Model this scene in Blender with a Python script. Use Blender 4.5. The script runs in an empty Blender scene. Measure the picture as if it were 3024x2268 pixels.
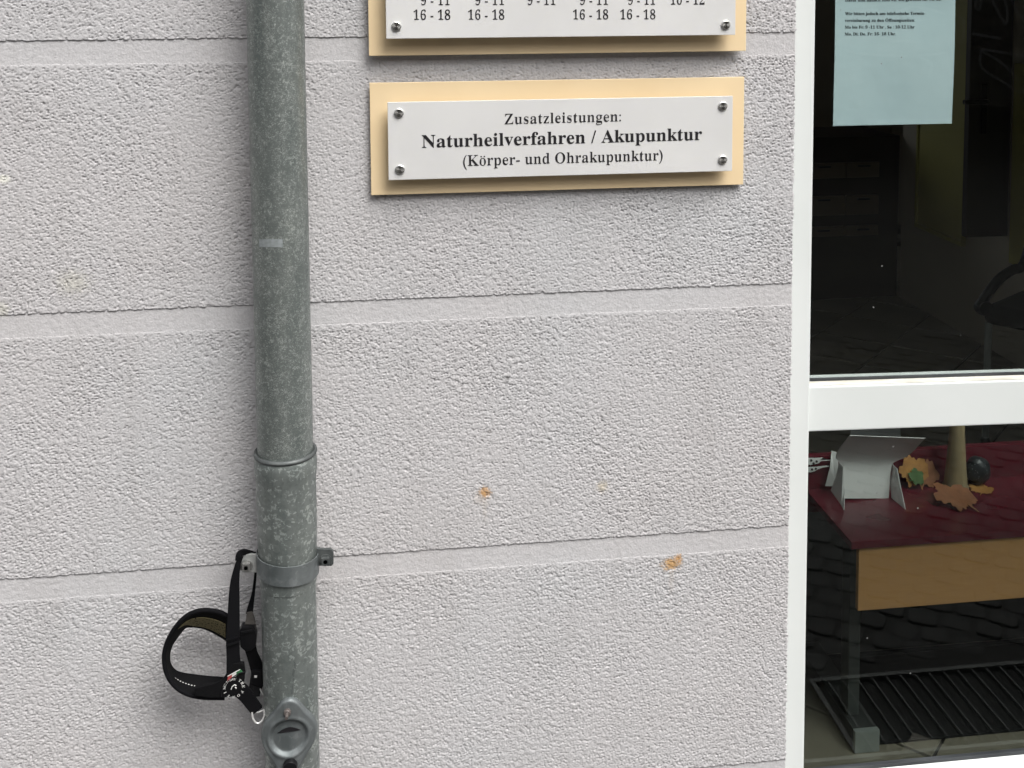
import bpy, bmesh, math, random
import numpy as np
from mathutils import Vector, Matrix

random.seed(7)
rng = np.random.default_rng(11)
sc = bpy.context.scene
COL = sc.collection

# ------------------------------------------------------------------ camera
# solved from the plaster joints (0.40 m module), the sign, the frame and the diagonal floor tiles
YAW, PITCH, ROLL = math.radians(7.103), math.radians(4.387), math.radians(-0.349)
FPX, CX, CY = 3221.7, 1512.0, 224.4          # lens in pixels of the 3024 px wide photograph
CAM = np.array([0.0, -1.64, 1.49])
_f = np.array([math.sin(YAW) * math.cos(PITCH), math.cos(YAW) * math.cos(PITCH), -math.sin(PITCH)])
_r = np.array([math.cos(YAW), -math.sin(YAW), 0.0])
_u = np.cross(_r, _f)
RT = math.cos(ROLL) * _r + math.sin(ROLL) * _u
UP = -math.sin(ROLL) * _r + math.cos(ROLL) * _u
cam = bpy.data.objects.new('camera', bpy.data.cameras.new('camera'))
COL.objects.link(cam)
M = Matrix.Identity(4)
for i in range(3):
    M[i][0], M[i][1], M[i][2], M[i][3] = RT[i], UP[i], -_f[i], CAM[i]
cam.matrix_world = M
cam.data.sensor_width = 36.0
cam.data.sensor_fit = 'HORIZONTAL'
cam.data.lens = FPX / 3024 * 36.0
cam.data.shift_y = (CY - 1134.0) / 3024.0
cam.data.clip_start = 0.05
cam.data.clip_end = 300.0
sc.camera = cam

# ------------------------------------------------------------------ world, sun, exposure
SUN_EL, SUN_AZ = math.radians(56), math.radians(33)     # azimuth measured from the street side towards +X
world = bpy.data.worlds.new('World'); sc.world = world; world.use_nodes = True
wn = world.node_tree.nodes; wl = world.node_tree.links
sky = wn.new('ShaderNodeTexSky'); sky.sky_type = 'NISHITA'; sky.sun_disc = False
sky.sun_elevation = SUN_EL
sky.sun_rotation = math.pi - SUN_AZ
sky.air_density = 1.0; sky.dust_density = 6.0; sky.ozone_density = 0.6
hsv = wn.new('ShaderNodeHueSaturation'); hsv.inputs['Saturation'].default_value = 0.20   # cloud cover: nearly grey sky
wl.new(sky.outputs[0], hsv.inputs['Color'])
wl.new(hsv.outputs[0], wn['Background'].inputs['Color'])
wn['Background'].inputs['Strength'].default_value = 0.13
sun = bpy.data.objects.new('sun', bpy.data.lights.new('sun', 'SUN'))
COL.objects.link(sun)
sun.data.energy = 1.5
sun.data.angle = math.radians(38)
sun.data.color = (1.0, 0.985, 0.965)
sdir = Vector((math.cos(SUN_EL) * math.sin(SUN_AZ), -math.cos(SUN_EL) * math.cos(SUN_AZ), math.sin(SUN_EL)))
sun.rotation_euler = sdir.to_track_quat('Z', 'Y').to_euler()
sun.location = (2, -5, 8)
sc.view_settings.view_transform = 'Standard'
sc.view_settings.look = 'None'
sc.view_settings.gamma = 1.0
sc.view_settings.use_curve_mapping = False
sc.view_settings.exposure = 0.68

# ------------------------------------------------------------------ pixels of the photograph -> points
def ray(u, v):
    return ((u - CX) / FPX) * RT - ((v - CY) / FPX) * UP + _f
def onY(u, v, Y=0.0):
    d = ray(u, v); t = (Y - CAM[1]) / d[1]
    return CAM + d * t
def onZ(u, v, Z=0.0):
    d = ray(u, v); t = (Z - CAM[2]) / d[2]
    return CAM + d * t
def onX(u, v, X=0.0):
    d = ray(u, v); t = (X - CAM[0]) / d[0]
    return CAM + d * t

# ------------------------------------------------------------------ helpers: materials
def mat(name, color=(.5, .5, .5), rough=.6, metal=0.0, spec=.5):
    m = bpy.data.materials.new(name); m.use_nodes = True
    b = m.node_tree.nodes['Principled BSDF']
    b.inputs['Base Color'].default_value = (*color, 1)
    b.inputs['Roughness'].default_value = rough
    b.inputs['Metallic'].default_value = metal
    b.inputs['Specular IOR Level'].default_value = spec
    return m
def nodes(m):
    return m.node_tree.nodes, m.node_tree.links, m.node_tree.nodes['Principled BSDF']
def noise_node(m, scale, detail=3, rough=.55, coord='Object', sx=1, sy=1, sz=1, dist=0):
    n, l, b = nodes(m)
    tc = n.new('ShaderNodeTexCoord'); mp = n.new('ShaderNodeMapping')
    mp.inputs['Scale'].default_value = (sx, sy, sz)
    t = n.new('ShaderNodeTexNoise'); t.inputs['Scale'].default_value = scale
    t.inputs['Detail'].default_value = detail; t.inputs['Roughness'].default_value = rough
    t.inputs['Distortion'].default_value = dist
    l.new(tc.outputs[coord], mp.inputs['Vector']); l.new(mp.outputs[0], t.inputs['Vector'])
    return t
def ramp(m, src, stops):
    n, l, b = nodes(m)
    r = n.new('ShaderNodeValToRGB')
    e = r.color_ramp.elements
    while len(e) < len(stops): e.new(.5)
    for i, (p, c) in enumerate(stops):
        e[i].position = p; e[i].color = (*c, 1)
    l.new(src, r.inputs['Fac'])
    return r
def vary(m, c0, c1, scale, lo=.3, hi=.7, detail=3, **k):
    t = noise_node(m, scale, detail, **k)
    r = ramp(m, t.outputs['Fac'], [(lo, c0), (hi, c1)])
    n, l, b = nodes(m)
    l.new(r.outputs['Color'], b.inputs['Base Color'])
    return r
def bump(m, scale, strength=.2, dist=.002, detail=3, **k):
    t = noise_node(m, scale, detail, **k)
    n, l, b = nodes(m)
    bp = n.new('ShaderNodeBump'); bp.inputs['Strength'].default_value = strength; bp.inputs['Distance'].default_value = dist
    l.new(t.outputs['Fac'], bp.inputs['Height'])
    l.new(bp.outputs[0], b.inputs['Normal'])
    return bp
def dirty_rough(m, lo, hi, scale=20):
    t = noise_node(m, scale, 4)
    n, l, b = nodes(m)
    mr = n.new('ShaderNodeMapRange'); mr.inputs['To Min'].default_value = lo; mr.inputs['To Max'].default_value = hi
    mr.inputs['From Min'].default_value = .3; mr.inputs['From Max'].default_value = .7
    l.new(t.outputs['Fac'], mr.inputs['Value']); l.new(mr.outputs[0], b.inputs['Roughness'])

# ------------------------------------------------------------------ helpers: objects
def root(name, label, cat, loc, group=None):
    o = bpy.data.objects.new(name, None); COL.objects.link(o)
    o.empty_display_size = .05
    o.location = loc; o['label'] = label; o['category'] = cat
    if group: o['group'] = group
    return o
def attach(o, parent):
    if parent is None: return
    o.parent = parent
    if parent.type == 'EMPTY' and parent.parent is None:
        o.location = Vector(o.location) - Vector(parent.location)
def link_mesh(name, me, m, parent=None, smooth=False, autosmooth=None):
    if m is not None:
        for mm in (m if isinstance(m, (list, tuple)) else [m]): me.materials.append(mm)
    if smooth:
        me.polygons.foreach_set('use_smooth', [True] * len(me.polygons))
    o = bpy.data.objects.new(name, me); COL.objects.link(o)
    attach(o, parent)
    return o
def mk(name, verts, faces, m, parent=None, smooth=False):
    me = bpy.data.meshes.new(name)
    me.from_pydata([tuple(map(float, v)) for v in verts], [], faces); me.update()
    return link_mesh(name, me, m, parent, smooth)
def bm_obj(name, bm, m, parent=None, smooth=False, sharp=None):
    bmesh.ops.recalc_face_normals(bm, faces=bm.faces)
    me = bpy.data.meshes.new(name)
    if sharp is not None:
        for e in bm.edges:
            if len(e.link_faces) == 2 and e.calc_face_angle(0) > math.radians(sharp): e.smooth = False
        smooth = True
    bm.to_mesh(me); bm.free()
    return link_mesh(name, me, m, parent, smooth)
def add_box(bm, x0, x1, y0, y1, z0, z1, bev=0.0, seg=2):
    vs = [bm.verts.new((x, y, z)) for x in (x0, x1) for y in (y0, y1) for z in (z0, z1)]
    fs = [(0, 1, 3, 2), (4, 6, 7, 5), (0, 4, 5, 1), (2, 3, 7, 6), (0, 2, 6, 4), (1, 5, 7, 3)]
    faces = [bm.faces.new([vs[i] for i in f]) for f in fs]
    if bev > 0:
        ed = {e for f in faces for e in f.edges}
        bmesh.ops.bevel(bm, geom=list(ed), offset=bev, segments=seg, affect='EDGES', profile=.6)
    return vs
def box(name, x0, x1, y0, y1, z0, z1, m, parent=None, bev=0.0, seg=2):
    bm = bmesh.new(); add_box(bm, x0, x1, y0, y1, z0, z1, bev, seg)
    return bm_obj(name, bm, m, parent)
def add_tube(bm, pts, r, n=10, caps=True):
    pts = [Vector(map(float, p)) for p in pts]
    rs = r if isinstance(r, (list, tuple)) else [r] * len(pts)
    t0 = (pts[1] - pts[0]).normalized()
    ref = Vector((0, 0, 1)) if abs(t0.z) < .9 else Vector((1, 0, 0))
    nrm = t0.cross(ref).normalized()
    rings = []
    for i, p in enumerate(pts):
        if i == 0: t = pts[1] - pts[0]
        elif i == len(pts) - 1: t = pts[-1] - pts[-2]
        else: t = pts[i + 1] - pts[i - 1]
        t.normalize()
        nrm = (nrm - t * nrm.dot(t)).normalized()
        bn = t.cross(nrm)
        rings.append([bm.verts.new(p + (nrm * math.cos(a) + bn * math.sin(a)) * rs[i]) for a in [2 * math.pi * k / n for k in range(n)]])
    for a, b in zip(rings, rings[1:]):
        for k in range(n): bm.faces.new((a[k], a[(k + 1) % n], b[(k + 1) % n], b[k]))
    if caps:
        bm.faces.new(rings[0][::-1]); bm.faces.new(rings[-1])
def tube(name, pts, r, m, parent=None, n=10):
    bm = bmesh.new(); add_tube(bm, pts, r, n)
    return bm_obj(name, bm, m, parent, sharp=50)
def lathe(name, prof, c, m, parent=None, n=64, axis='z', closed=False, sharp=40):
    bm = bmesh.new(); rings = []
    for r, h in prof:
        ring = []
        for k in range(n):
            a = 2 * math.pi * k / n
            if axis == 'z': ring.append(bm.verts.new((c[0] + r * math.cos(a), c[1] + r * math.sin(a), c[2] + h)))
            else: ring.append(bm.verts.new((c[0] + r * math.cos(a), c[1] + h, c[2] + r * math.sin(a))))
        rings.append(ring)
    for a, b in zip(rings, rings[1:]):
        for k in range(n): bm.faces.new((a[k], a[(k + 1) % n], b[(k + 1) % n], b[k]))
    if closed:
        bm.faces.new(rings[0][::-1]); bm.faces.new(rings[-1])
    return bm_obj(name, bm, m, parent, sharp=sharp)
def smooth_path(pts, n=6, closed=False):
    P = [np.array(p, float) for p in pts]; out = []
    N = len(P)
    rngi = range(N) if closed else range(N - 1)
    for i in rngi:
        p0 = P[(i - 1) % N] if closed or i > 0 else P[0]
        p1 = P[i]; p2 = P[(i + 1) % N]
        p3 = P[(i + 2) % N] if closed or i < N - 2 else P[-1]
        for k in range(n):
            t = k / n
            out.append(.5 * ((2 * p1) + (-p0 + p2) * t + (2 * p0 - 5 * p1 + 4 * p2 - p3) * t * t + (-p0 + 3 * p1 - 3 * p2 + p3) * t ** 3))
    if not closed: out.append(P[-1])
    return out
def plate(name, front, thick, m, parent=None, bev=0.0, direction=(0, 1, 0)):
    """closed outline (3-D points) given thickness along a direction"""
    bm = bmesh.new()
    d = Vector(direction) * thick
    a = [bm.verts.new(tuple(map(float, p))) for p in front]
    b = [bm.verts.new(v.co + d) for v in a]
    f1 = bm.faces.new(a); f2 = bm.faces.new(b[::-1])
    n = len(a)
    for i in range(n): bm.faces.new((a[i], b[i], b[(i + 1) % n], a[(i + 1) % n]))
    if bev > 0:
        bmesh.ops.bevel(bm, geom=list(f1.edges), offset=bev, segments=2, affect='EDGES', profile=.6)
    bmesh.ops.triangulate(bm, faces=[f for f in bm.faces if len(f.verts) > 4])
    return bm_obj(name, bm, m, parent)
def ribbon(name, A, B, m, parent=None, thick=0.0, smooth=True):
    """surface between two polylines, given a thickness"""
    bm = bmesh.new()
    A = [Vector(map(float, p)) for p in A]; B = [Vector(map(float, p)) for p in B]
    n = len(A)
    nr = []
    for i in range(n):
        t = (A[min(i + 1, n - 1)] - A[max(i - 1, 0)]); w = B[i] - A[i]
        nn = t.cross(w)
        nr.append(nn.normalized() if nn.length > 1e-9 else Vector((0, -1, 0)))
    a0 = [bm.verts.new(A[i] - nr[i] * thick / 2) for i in range(n)]; b0 = [bm.verts.new(B[i] - nr[i] * thick / 2) for i in range(n)]
    for i in range(n - 1): bm.faces.new((a0[i], a0[i + 1], b0[i + 1], b0[i]))
    if thick > 0:
        a1 = [bm.verts.new(A[i] + nr[i] * thick / 2) for i in range(n)]; b1 = [bm.verts.new(B[i] + nr[i] * thick / 2) for i in range(n)]
        for i in range(n - 1):
            bm.faces.new((a1[i + 1], a1[i], b1[i], b1[i + 1]))
            bm.faces.new((a0[i + 1], a0[i], a1[i], a1[i + 1]))
            bm.faces.new((b0[i], b0[i + 1], b1[i + 1], b1[i]))
        bm.faces.new((a0[0], b0[0], b1[0], a1[0])); bm.faces.new((a0[-1], a1[-1], b1[-1], b0[-1]))
    return bm_obj(name, bm, m, parent, sharp=60)

# ------------------------------------------------------------------ lettering
BOLD = lambda ch: (chr(0x1D400 + ord(ch) - 65) if 'A' <= ch <= 'Z' else chr(0x1D41A + ord(ch) - 97) if 'a' <= ch <= 'z'
                   else chr(0x1D7CE + ord(ch) - 48) if '0' <= ch <= '9' else ch)
_gc = {}
def _raw(s):
    c = bpy.data.curves.new('lettering', 'FONT'); c.body = s; c.resolution_u = 4
    o = bpy.data.objects.new('lettering', c); COL.objects.link(o)
    me = bpy.data.meshes.new_from_object(o)
    v = np.array([x.co[:2] for x in me.vertices]) if len(me.vertices) else np.zeros((0, 2))
    f = [list(p.vertices) for p in me.polygons]
    bpy.data.objects.remove(o); bpy.data.curves.remove(c); bpy.data.meshes.remove(me)
    return v, f
def glyph(ch, thin, grow):
    key = (ch, thin, grow)
    if key in _gc: return _gc[key]
    base = {'ö': 'o', 'ü': 'u', 'Ö': 'O'}.get(ch, ch)
    v, f = _raw(BOLD(base))
    hv, _ = _raw(BOLD('H')); cv, _ = _raw(BOLD(base) + BOLD('H'))
    adv = cv[:, 0].max() - hv[:, 0].max()
    # one vertex per place, so that outlines are known
    if len(v):
        q = {}; idx = []
        nv = []
        for p in v:
            k = (round(p[0], 5), round(p[1], 5))
            if k not in q: q[k] = len(nv); nv.append(p)
            idx.append(q[k])
        v = np.array(nv); f = [[idx[i] for i in p] for p in f]
        ec = {}
        for p in f:
            for i in range(len(p)):
                a, b = p[i], p[(i + 1) % len(p)]
                ec.setdefault((min(a, b), max(a, b)), []).append((a, b))
        nor = np.zeros_like(v)
        for k, es in ec.items():
            if len(es) == 1:
                a, b = es[0]; d = v[b] - v[a]; L = np.hypot(*d)
                if L < 1e-7: continue
                n2 = np.array([d[1], -d[0]]) / L
                nor[a] += n2; nor[b] += n2
        # orientation of the faces decides the sign
        ar = sum(np.cross(v[p[1]] - v[p[0]], v[p[2]] - v[p[0]]) for p in f)
        if ar < 0: nor = -nor
        if ch in ':-/().,;': sx, sy = 0.0, 0.0
        else: sx, sy = thin, grow
        L = np.hypot(nor[:, 0], nor[:, 1]) + 1e-9
        nor = nor / L[:, None]
        v = v + np.stack([-sx * nor[:, 0], sy * nor[:, 1]], 1)
        if ch in 'öüÖ':
            top = v[:, 1].max() + .085; cxm = (v[:, 0].min() + v[:, 0].max()) / 2
            vv = list(v)
            for dx in (-.105, .105):
                s0 = len(vv); w = .058 if thin < .01 else .05
                ring = [(cxm + dx + w * math.cos(a), top + w * math.sin(a)) for a in [k * math.pi / 4 for k in range(8)]]
                vv += [np.array(r_) for r_ in ring]; f = f + [[s0 + k for k in range(8)]]
            v = np.array(vv)
    _gc[key] = (v, f, adv)
    return _gc[key]
def text_line(name, s, P0, P1, cap, m, parent, thin=0.0, grow=0.0, space=0.0, up=(0, 0, 1)):
    """a line of lettering whose ink runs from P0 to P1 on the baseline, capitals 'cap' high"""
    V, F, x = [], [], 0.0
    for ch in s:
        if ch == ' ':
            x += .27; continue
        v, f, adv = glyph(ch, thin, grow)
        o = len(V)
        V += [(p[0] + x, p[1]) for p in v]; F += [[i + o for i in p] for p in f]
        x += adv + space
    V = np.array(V)
    x0, x1 = V[:, 0].min(), V[:, 0].max()
    P0 = np.array(P0, float); P1 = np.array(P1, float); up = np.array(up, float)
    e = (P1 - P0) / (x1 - x0)
    sy = cap / .676
    W = P0 + (V[:, 0:1] - x0) * e + V[:, 1:2] * sy * up
    o = mk(name, W, F, m, parent)
    return o

# ================================================================== MATERIALS
def plaster_material():
    m = mat('plaster', (.5, .49, .49), .93, spec=.2)
    n, l, b = nodes(m)
    big = noise_node(m, 2.3, 3)
    r1 = ramp(m, big.outputs['Fac'], [(.32, (.508, .492, .492)), (.52, (.509, .499, .503)), (.70, (.505, .505, .512))])
    fine = noise_node(m, 240, 3)
    r2 = ramp(m, fine.outputs['Fac'], [(.3, (.90, .90, .90)), (.7, (1.04, 1.04, 1.04))])
    mx = n.new('ShaderNodeMixRGB'); mx.blend_type = 'MULTIPLY'; mx.inputs[0].default_value = 1
    l.new(r1.outputs[0], mx.inputs[1]); l.new(r2.outputs[0], mx.inputs[2])
    med = noise_node(m, 7, 5, .6)
    r3 = ramp(m, med.outputs['Fac'], [(.28, (.95, .948, .945)), (.5, (1, 1, 1)), (.75, (1.02, 1.02, 1.022))])
    run = noise_node(m, 26, 4, .6, sz=.09)
    r4 = ramp(m, run.outputs['Fac'], [(.30, (.93, .925, .92)), (.46, (1, 1, 1))])
    mxa = n.new('ShaderNodeMixRGB'); mxa.blend_type = 'MULTIPLY'; mxa.inputs[0].default_value = 1; l.new(mx.outputs[0], mxa.inputs[1]); l.new(r3.outputs[0], mxa.inputs[2])
    mxb = n.new('ShaderNodeMixRGB'); mxb.blend_type = 'MULTIPLY'; mxb.inputs[0].default_value = .7; l.new(mxa.outputs[0], mxb.inputs[1]); l.new(r4.outputs[0], mxb.inputs[2])
    mx = mxb
    at = n.new('ShaderNodeAttribute'); at.attribute_name = 'stain'
    mx2 = n.new('ShaderNodeMixRGB')
    l.new(at.outputs['Alpha'], mx2.inputs[0]); l.new(mx.outputs[0], mx2.inputs[1]); l.new(at.outputs['Color'], mx2.inputs[2])
    l.new(mx2.outputs[0], b.inputs['Base Color'])
    t = noise_node(m, 420, 3, .6)
    bp = n.new('ShaderNodeBump'); bp.inputs['Strength'].default_value = .55; bp.inputs['Distance'].default_value = .0011
    l.new(t.outputs['Fac'], bp.inputs['Height']); l.new(bp.outputs[0], b.inputs['Normal'])
    return m
MP = plaster_material()
MPC = mat('plaster_plain', (.5, .487, .483), .93, spec=.2)
bump(MPC, 130, .8, .004, 4)

def zinc(name, vscale, c0, c1, c2, rough, metal, streak=1.0):
    m = mat(name, c1, rough, metal)
    n, l, b = nodes(m)
    tc = n.new('ShaderNodeTexCoord'); mp = n.new('ShaderNodeMapping'); mp.inputs['Scale'].default_value = (1, 1, streak)
    nz = n.new('ShaderNodeTexNoise'); nz.inputs['Scale'].default_value = vscale * .8; nz.inputs['Detail'].default_value = 2
    mxv = n.new('ShaderNodeMixRGB'); mxv.inputs[0].default_value = .012
    v = n.new('ShaderNodeTexVoronoi'); v.inputs['Scale'].default_value = vscale; v.inputs['Randomness'].default_value = 1
    l.new(tc.outputs['Object'], mp.inputs['Vector']); l.new(mp.outputs[0], nz.inputs['Vector'])
    l.new(mp.outputs[0], mxv.inputs[1]); l.new(nz.outputs['Color'], mxv.inputs[2]); l.new(mxv.outputs[0], v.inputs['Vector'])
    sep = n.new('ShaderNodeSeparateColor'); l.new(v.outputs['Color'], sep.inputs[0])
    v2 = n.new('ShaderNodeTexVoronoi'); v2.inputs['Scale'].default_value = vscale * 2.3
    l.new(mxv.outputs[0], v2.inputs['Vector']); sep2 = n.new('ShaderNodeSeparateColor'); l.new(v2.outputs['Color'], sep2.inputs[0])
    patch = noise_node(m, 38, 2)
    ad = n.new('ShaderNodeMath'); ad.operation = 'MULTIPLY_ADD'; ad.inputs[1].default_value = .45; l.new(sep2.outputs[0], ad.inputs[0])
    md = n.new('ShaderNodeMath'); md.operation = 'MULTIPLY'; md.inputs[1].default_value = .55; l.new(sep.outputs[0], md.inputs[0]); l.new(md.outputs[0], ad.inputs[2])
    ad2 = n.new('ShaderNodeMath'); ad2.operation = 'MULTIPLY_ADD'; ad2.inputs[1].default_value = .5; l.new(patch.outputs['Fac'], ad2.inputs[0]); l.new(ad.outputs[0], ad2.inputs[2])
    r = ramp(m, ad2.outputs[0], [(.3, c0), (.78, c1), (.95, c1), (1.12, c2)])
    big = noise_node(m, 34, 5, .6, sz=.16)
    r2 = ramp(m, big.outputs['Fac'], [(.28, (.74, .77, .76)), (.5, (1, 1, .99)), (.72, (1.20, 1.19, 1.16))])
    mx = n.new('ShaderNodeMixRGB'); mx.blend_type = 'MULTIPLY'; mx.inputs[0].default_value = 1
    l.new(r.outputs[0], mx.inputs[1]); l.new(r2.outputs[0], mx.inputs[2])
    l.new(mx.outputs[0], b.inputs['Base Color'])
    mr = n.new('ShaderNodeMapRange'); mr.inputs['To Min'].default_value = rough - .12; mr.inputs['To Max'].default_value = rough + .14
    l.new(sep.outputs[1], mr.inputs['Value']); l.new(mr.outputs[0], b.inputs['Roughness'])
    bp = n.new('ShaderNodeBump'); bp.inputs['Strength'].default_value = .12; bp.inputs['Distance'].default_value = .0006
    l.new(sep.outputs[2], bp.inputs['Height']); l.new(bp.outputs[0], b.inputs['Normal'])
    return m
ZU = zinc('zinc_fine', 430, (.145, .164, .158), (.178, .198, .190), (.40, .43, .41), .42, .5)
ZL = zinc('zinc_spangle', 150, (.158, .177, .170), (.198, .219, .211), (.34, .37, .355), .42, .5)
ZC = zinc('zinc_dull', 60, (.135, .149, .152), (.158, .174, .178), (.19, .206, .21), .5, .5)
ZD = mat('zinc_dark', (.10, .11, .108), .55, .5); vary(ZD, (.07, .078, .078), (.13, .14, .138), 60)
STEEL = mat('steel_bolt', (.38, .38, .37), .38, .9); vary(STEEL, (.25, .25, .24), (.5, .5, .49), 300)
RUST = mat('rusty_screw', (.16, .12, .10), .7, .4); vary(RUST, (.08, .065, .06), (.17, .15, .14), 400)
INK = mat('black_ink', (.012, .011, .013), .45)
BOARD = mat('cream_board', (.74, .575, .325), .42)
vary(BOARD, (.775, .60, .365), (.81, .64, .40), 9, detail=6); dirty_rough(BOARD, .32, .5, 8)
ACRYL = mat('white_acrylic', (.74, .735, .715), .16)
vary(ACRYL, (.635, .633, .622), (.685, .683, .67), 6, detail=5)
nodes(ACRYL)[2].inputs['Coat Weight'].default_value = .15
nodes(ACRYL)[2].inputs['Subsurface Weight'].default_value = .35
nodes(ACRYL)[2].inputs['Subsurface Radius'].default_value = (.006, .006, .005)
def brushed():
    m = mat('brushed_steel', (.72, .71, .68), .26, 1.0)
    n, l, b = nodes(m)
    b.inputs['Anisotropic'].default_value = .92
    tg = n.new('ShaderNodeTangent'); tg.direction_type = 'RADIAL'; tg.axis = 'Z'
    l.new(tg.outputs[0], b.inputs['Tangent'])
    return m
CAP = brushed()
PVC = mat('white_frame', (.80, .825, .80), .30)
vary(PVC, (.665, .695, .675), (.70, .725, .71), 6, detail=6); dirty_rough(PVC, .30, .36, 4)
PVCD = mat('white_frame_dusty', (.62, .60, .52), .6); vary(PVCD, (.46, .44, .37), (.74, .73, .68), 60, sx=.2)
RUB = mat('black_gasket', (.014, .016, .019), .55); vary(RUB, (.010, .012, .014), (.05, .055, .06), 90, sx=.1)
WEB = mat('black_webbing', (.004, .004, .005), .8, spec=.12)
_w = nodes(WEB)[0].new('ShaderNodeTexWave'); _w.inputs['Scale'].default_value = 420; _w.bands_direction = 'Z'
_tc = nodes(WEB)[0].new('ShaderNodeTexCoord'); nodes(WEB)[1].new(_tc.outputs['Object'], _w.inputs['Vector'])
_b = nodes(WEB)[0].new('ShaderNodeBump'); _b.inputs['Strength'].default_value = .5; _b.inputs['Distance'].default_value = .0005
nodes(WEB)[1].new(_w.outputs['Fac'], _b.inputs['Height']); nodes(WEB)[1].new(_b.outputs[0], nodes(WEB)[2].inputs['Normal'])
PADF = mat('black_padding', (.004, .004, .0045), .85, spec=.12); bump(PADF, 600, .5, .0008)
PLAS = mat('black_plastic', (.005, .005, .006), .4, spec=.3)
GREYW = mat('grey_webbing', (.055, .05, .045), .8); bump(GREYW, 500, .4, .0006)
THREAD = mat('white_thread', (.6, .6, .58), .8)
WHITEP = mat('white_print', (.62, .62, .60), .6)
REDP = mat('red_print', (.36, .05, .05), .6)
GREENP = mat('green_print', (.03, .13, .05), .6)
CHROME = mat('chrome_ring', (.86, .86, .84), .32, .55)
def leopard():
    m = mat('spotted_lining', (.2, .18, .1), .85, spec=.2)
    n, l, b = nodes(m)
    tc = n.new('ShaderNodeTexCoord'); v = n.new('ShaderNodeTexVoronoi'); v.inputs['Scale'].default_value = 260
    l.new(tc.outputs['Object'], v.inputs['Vector'])
    r = ramp(m, v.outputs['Distance'], [(.20, (.012, .011, .008)), (.42, (.26, .225, .12))])
    l.new(r.outputs[0], b.inputs['Base Color'])
    return m
LINING = leopard()
PAPER = mat('pale_blue_paper', (.46, .60, .60), .75, spec=.2)
vary(PAPER, (.42, .525, .545), (.47, .575, .59), 9); bump(PAPER, 14, .35, .006, 2)
PINK = mat('paper_ink', (.006, .008, .01), .7)
TILE = mat('floor_tile', (.30, .275, .20), .32); vary(TILE, (.19, .17, .128), (.25, .226, .172), 3.5, detail=6)
GROUT = mat('grout', (.05, .045, .035), .8); vary(GROUT, (.04, .036, .03), (.06, .055, .045), 30)
RWALL = mat('room_wall', (.25, .22, .17), .8); vary(RWALL, (.52, .475, .39), (.57, .52, .435), 1.5)
RCEIL = mat('room_ceiling', (.45, .44, .41), .9); vary(RCEIL, (.7, .69, .66), (.75, .74, .71), 2)
RED = mat('red_laminate', (.20, .018, .028), .22); vary(RED, (.10, .012, .020), (.122, .015, .025), 10)
BEECH = mat('beech_board', (.44, .255, .085), .42)
_t = noise_node(BEECH, 9, 6, .6, sx=2.2, sz=26); _r = ramp(BEECH, _t.outputs['Fac'], [(.3, (.52, .275, .105)), (.7, (.555, .30, .12))])
nodes(BEECH)[1].new(_r.outputs[0], nodes(BEECH)[2].inputs['Base Color'])
GREYM = mat('grey_metal', (.33, .36, .34), .38, .4); vary(GREYM, (.31, .34, .32), (.36, .39, .37), 20)
DARKM = mat('dark_metal', (.05, .052, .05), .45, .3); vary(DARKM, (.045, .047, .045), (.06, .062, .06), 20)
LEGM = mat('leg_grey', (.17, .185, .175), .45, .3); vary(LEGM, (.07, .077, .073), (.09, .098, .093), 15)
CARD = mat('white_card', (.72, .73, .71), .75, spec=.2); vary(CARD, (.70, .71, .69), (.74, .75, .73), 20)
WOOD = mat('turned_wood', (.30, .24, .13), .5); vary(WOOD, (.22, .17, .09), (.36, .29, .16), 40, sz=.15)
LEAFB = mat('brown_leaf', (.30, .11, .04), .7); vary(LEAFB, (.22, .085, .035), (.31, .13, .055), 60)
LEAFO = mat('orange_leaf', (.45, .20, .03), .7); vary(LEAFO, (.30, .13, .03), (.42, .21, .045), 50)
LEAFG = mat('green_leaf', (.06, .16, .03), .7); vary(LEAFG, (.045, .10, .025), (.065, .14, .035), 50)
def speckled():
    m = mat('speckled_black', (.015, .018, .02), .35)
    n, l, b = nodes(m)
    tc = n.new('ShaderNodeTexCoord'); v = n.new('ShaderNodeTexVoronoi'); v.inputs['Scale'].default_value = 220
    l.new(tc.outputs['Object'], v.inputs['Vector'])
    r = ramp(m, v.outputs['Distance'], [(.10, (.35, .38, .38)), (.2, (.015, .02, .022))])
    l.new(r.outputs[0], b.inputs['Base Color']); return m
SPECK = speckled()
BLACKU = mat('black_upholstery', (.01, .012, .012), .7, spec=.3); bump(BLACKU, 300, .3, .0008)
BROWNC = mat('dark_wood', (.035, .024, .016), .45); vary(BROWNC, (.028, .019, .013), (.045, .031, .021), 6, sx=.3)
BROWNF = mat('brown_drawer', (.13, .10, .07), .45); vary(BROWNF, (.16, .125, .085), (.20, .155, .11), 6, sx=.3)
OLIVE = mat('olive_panel', (.26, .24, .075), .5); vary(OLIVE, (.52, .48, .15), (.58, .54, .18), 3)
DDOOR = mat('dark_door', (.045, .04, .035), .4); vary(DDOOR, (.04, .035, .03), (.052, .047, .042), 3)
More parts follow.
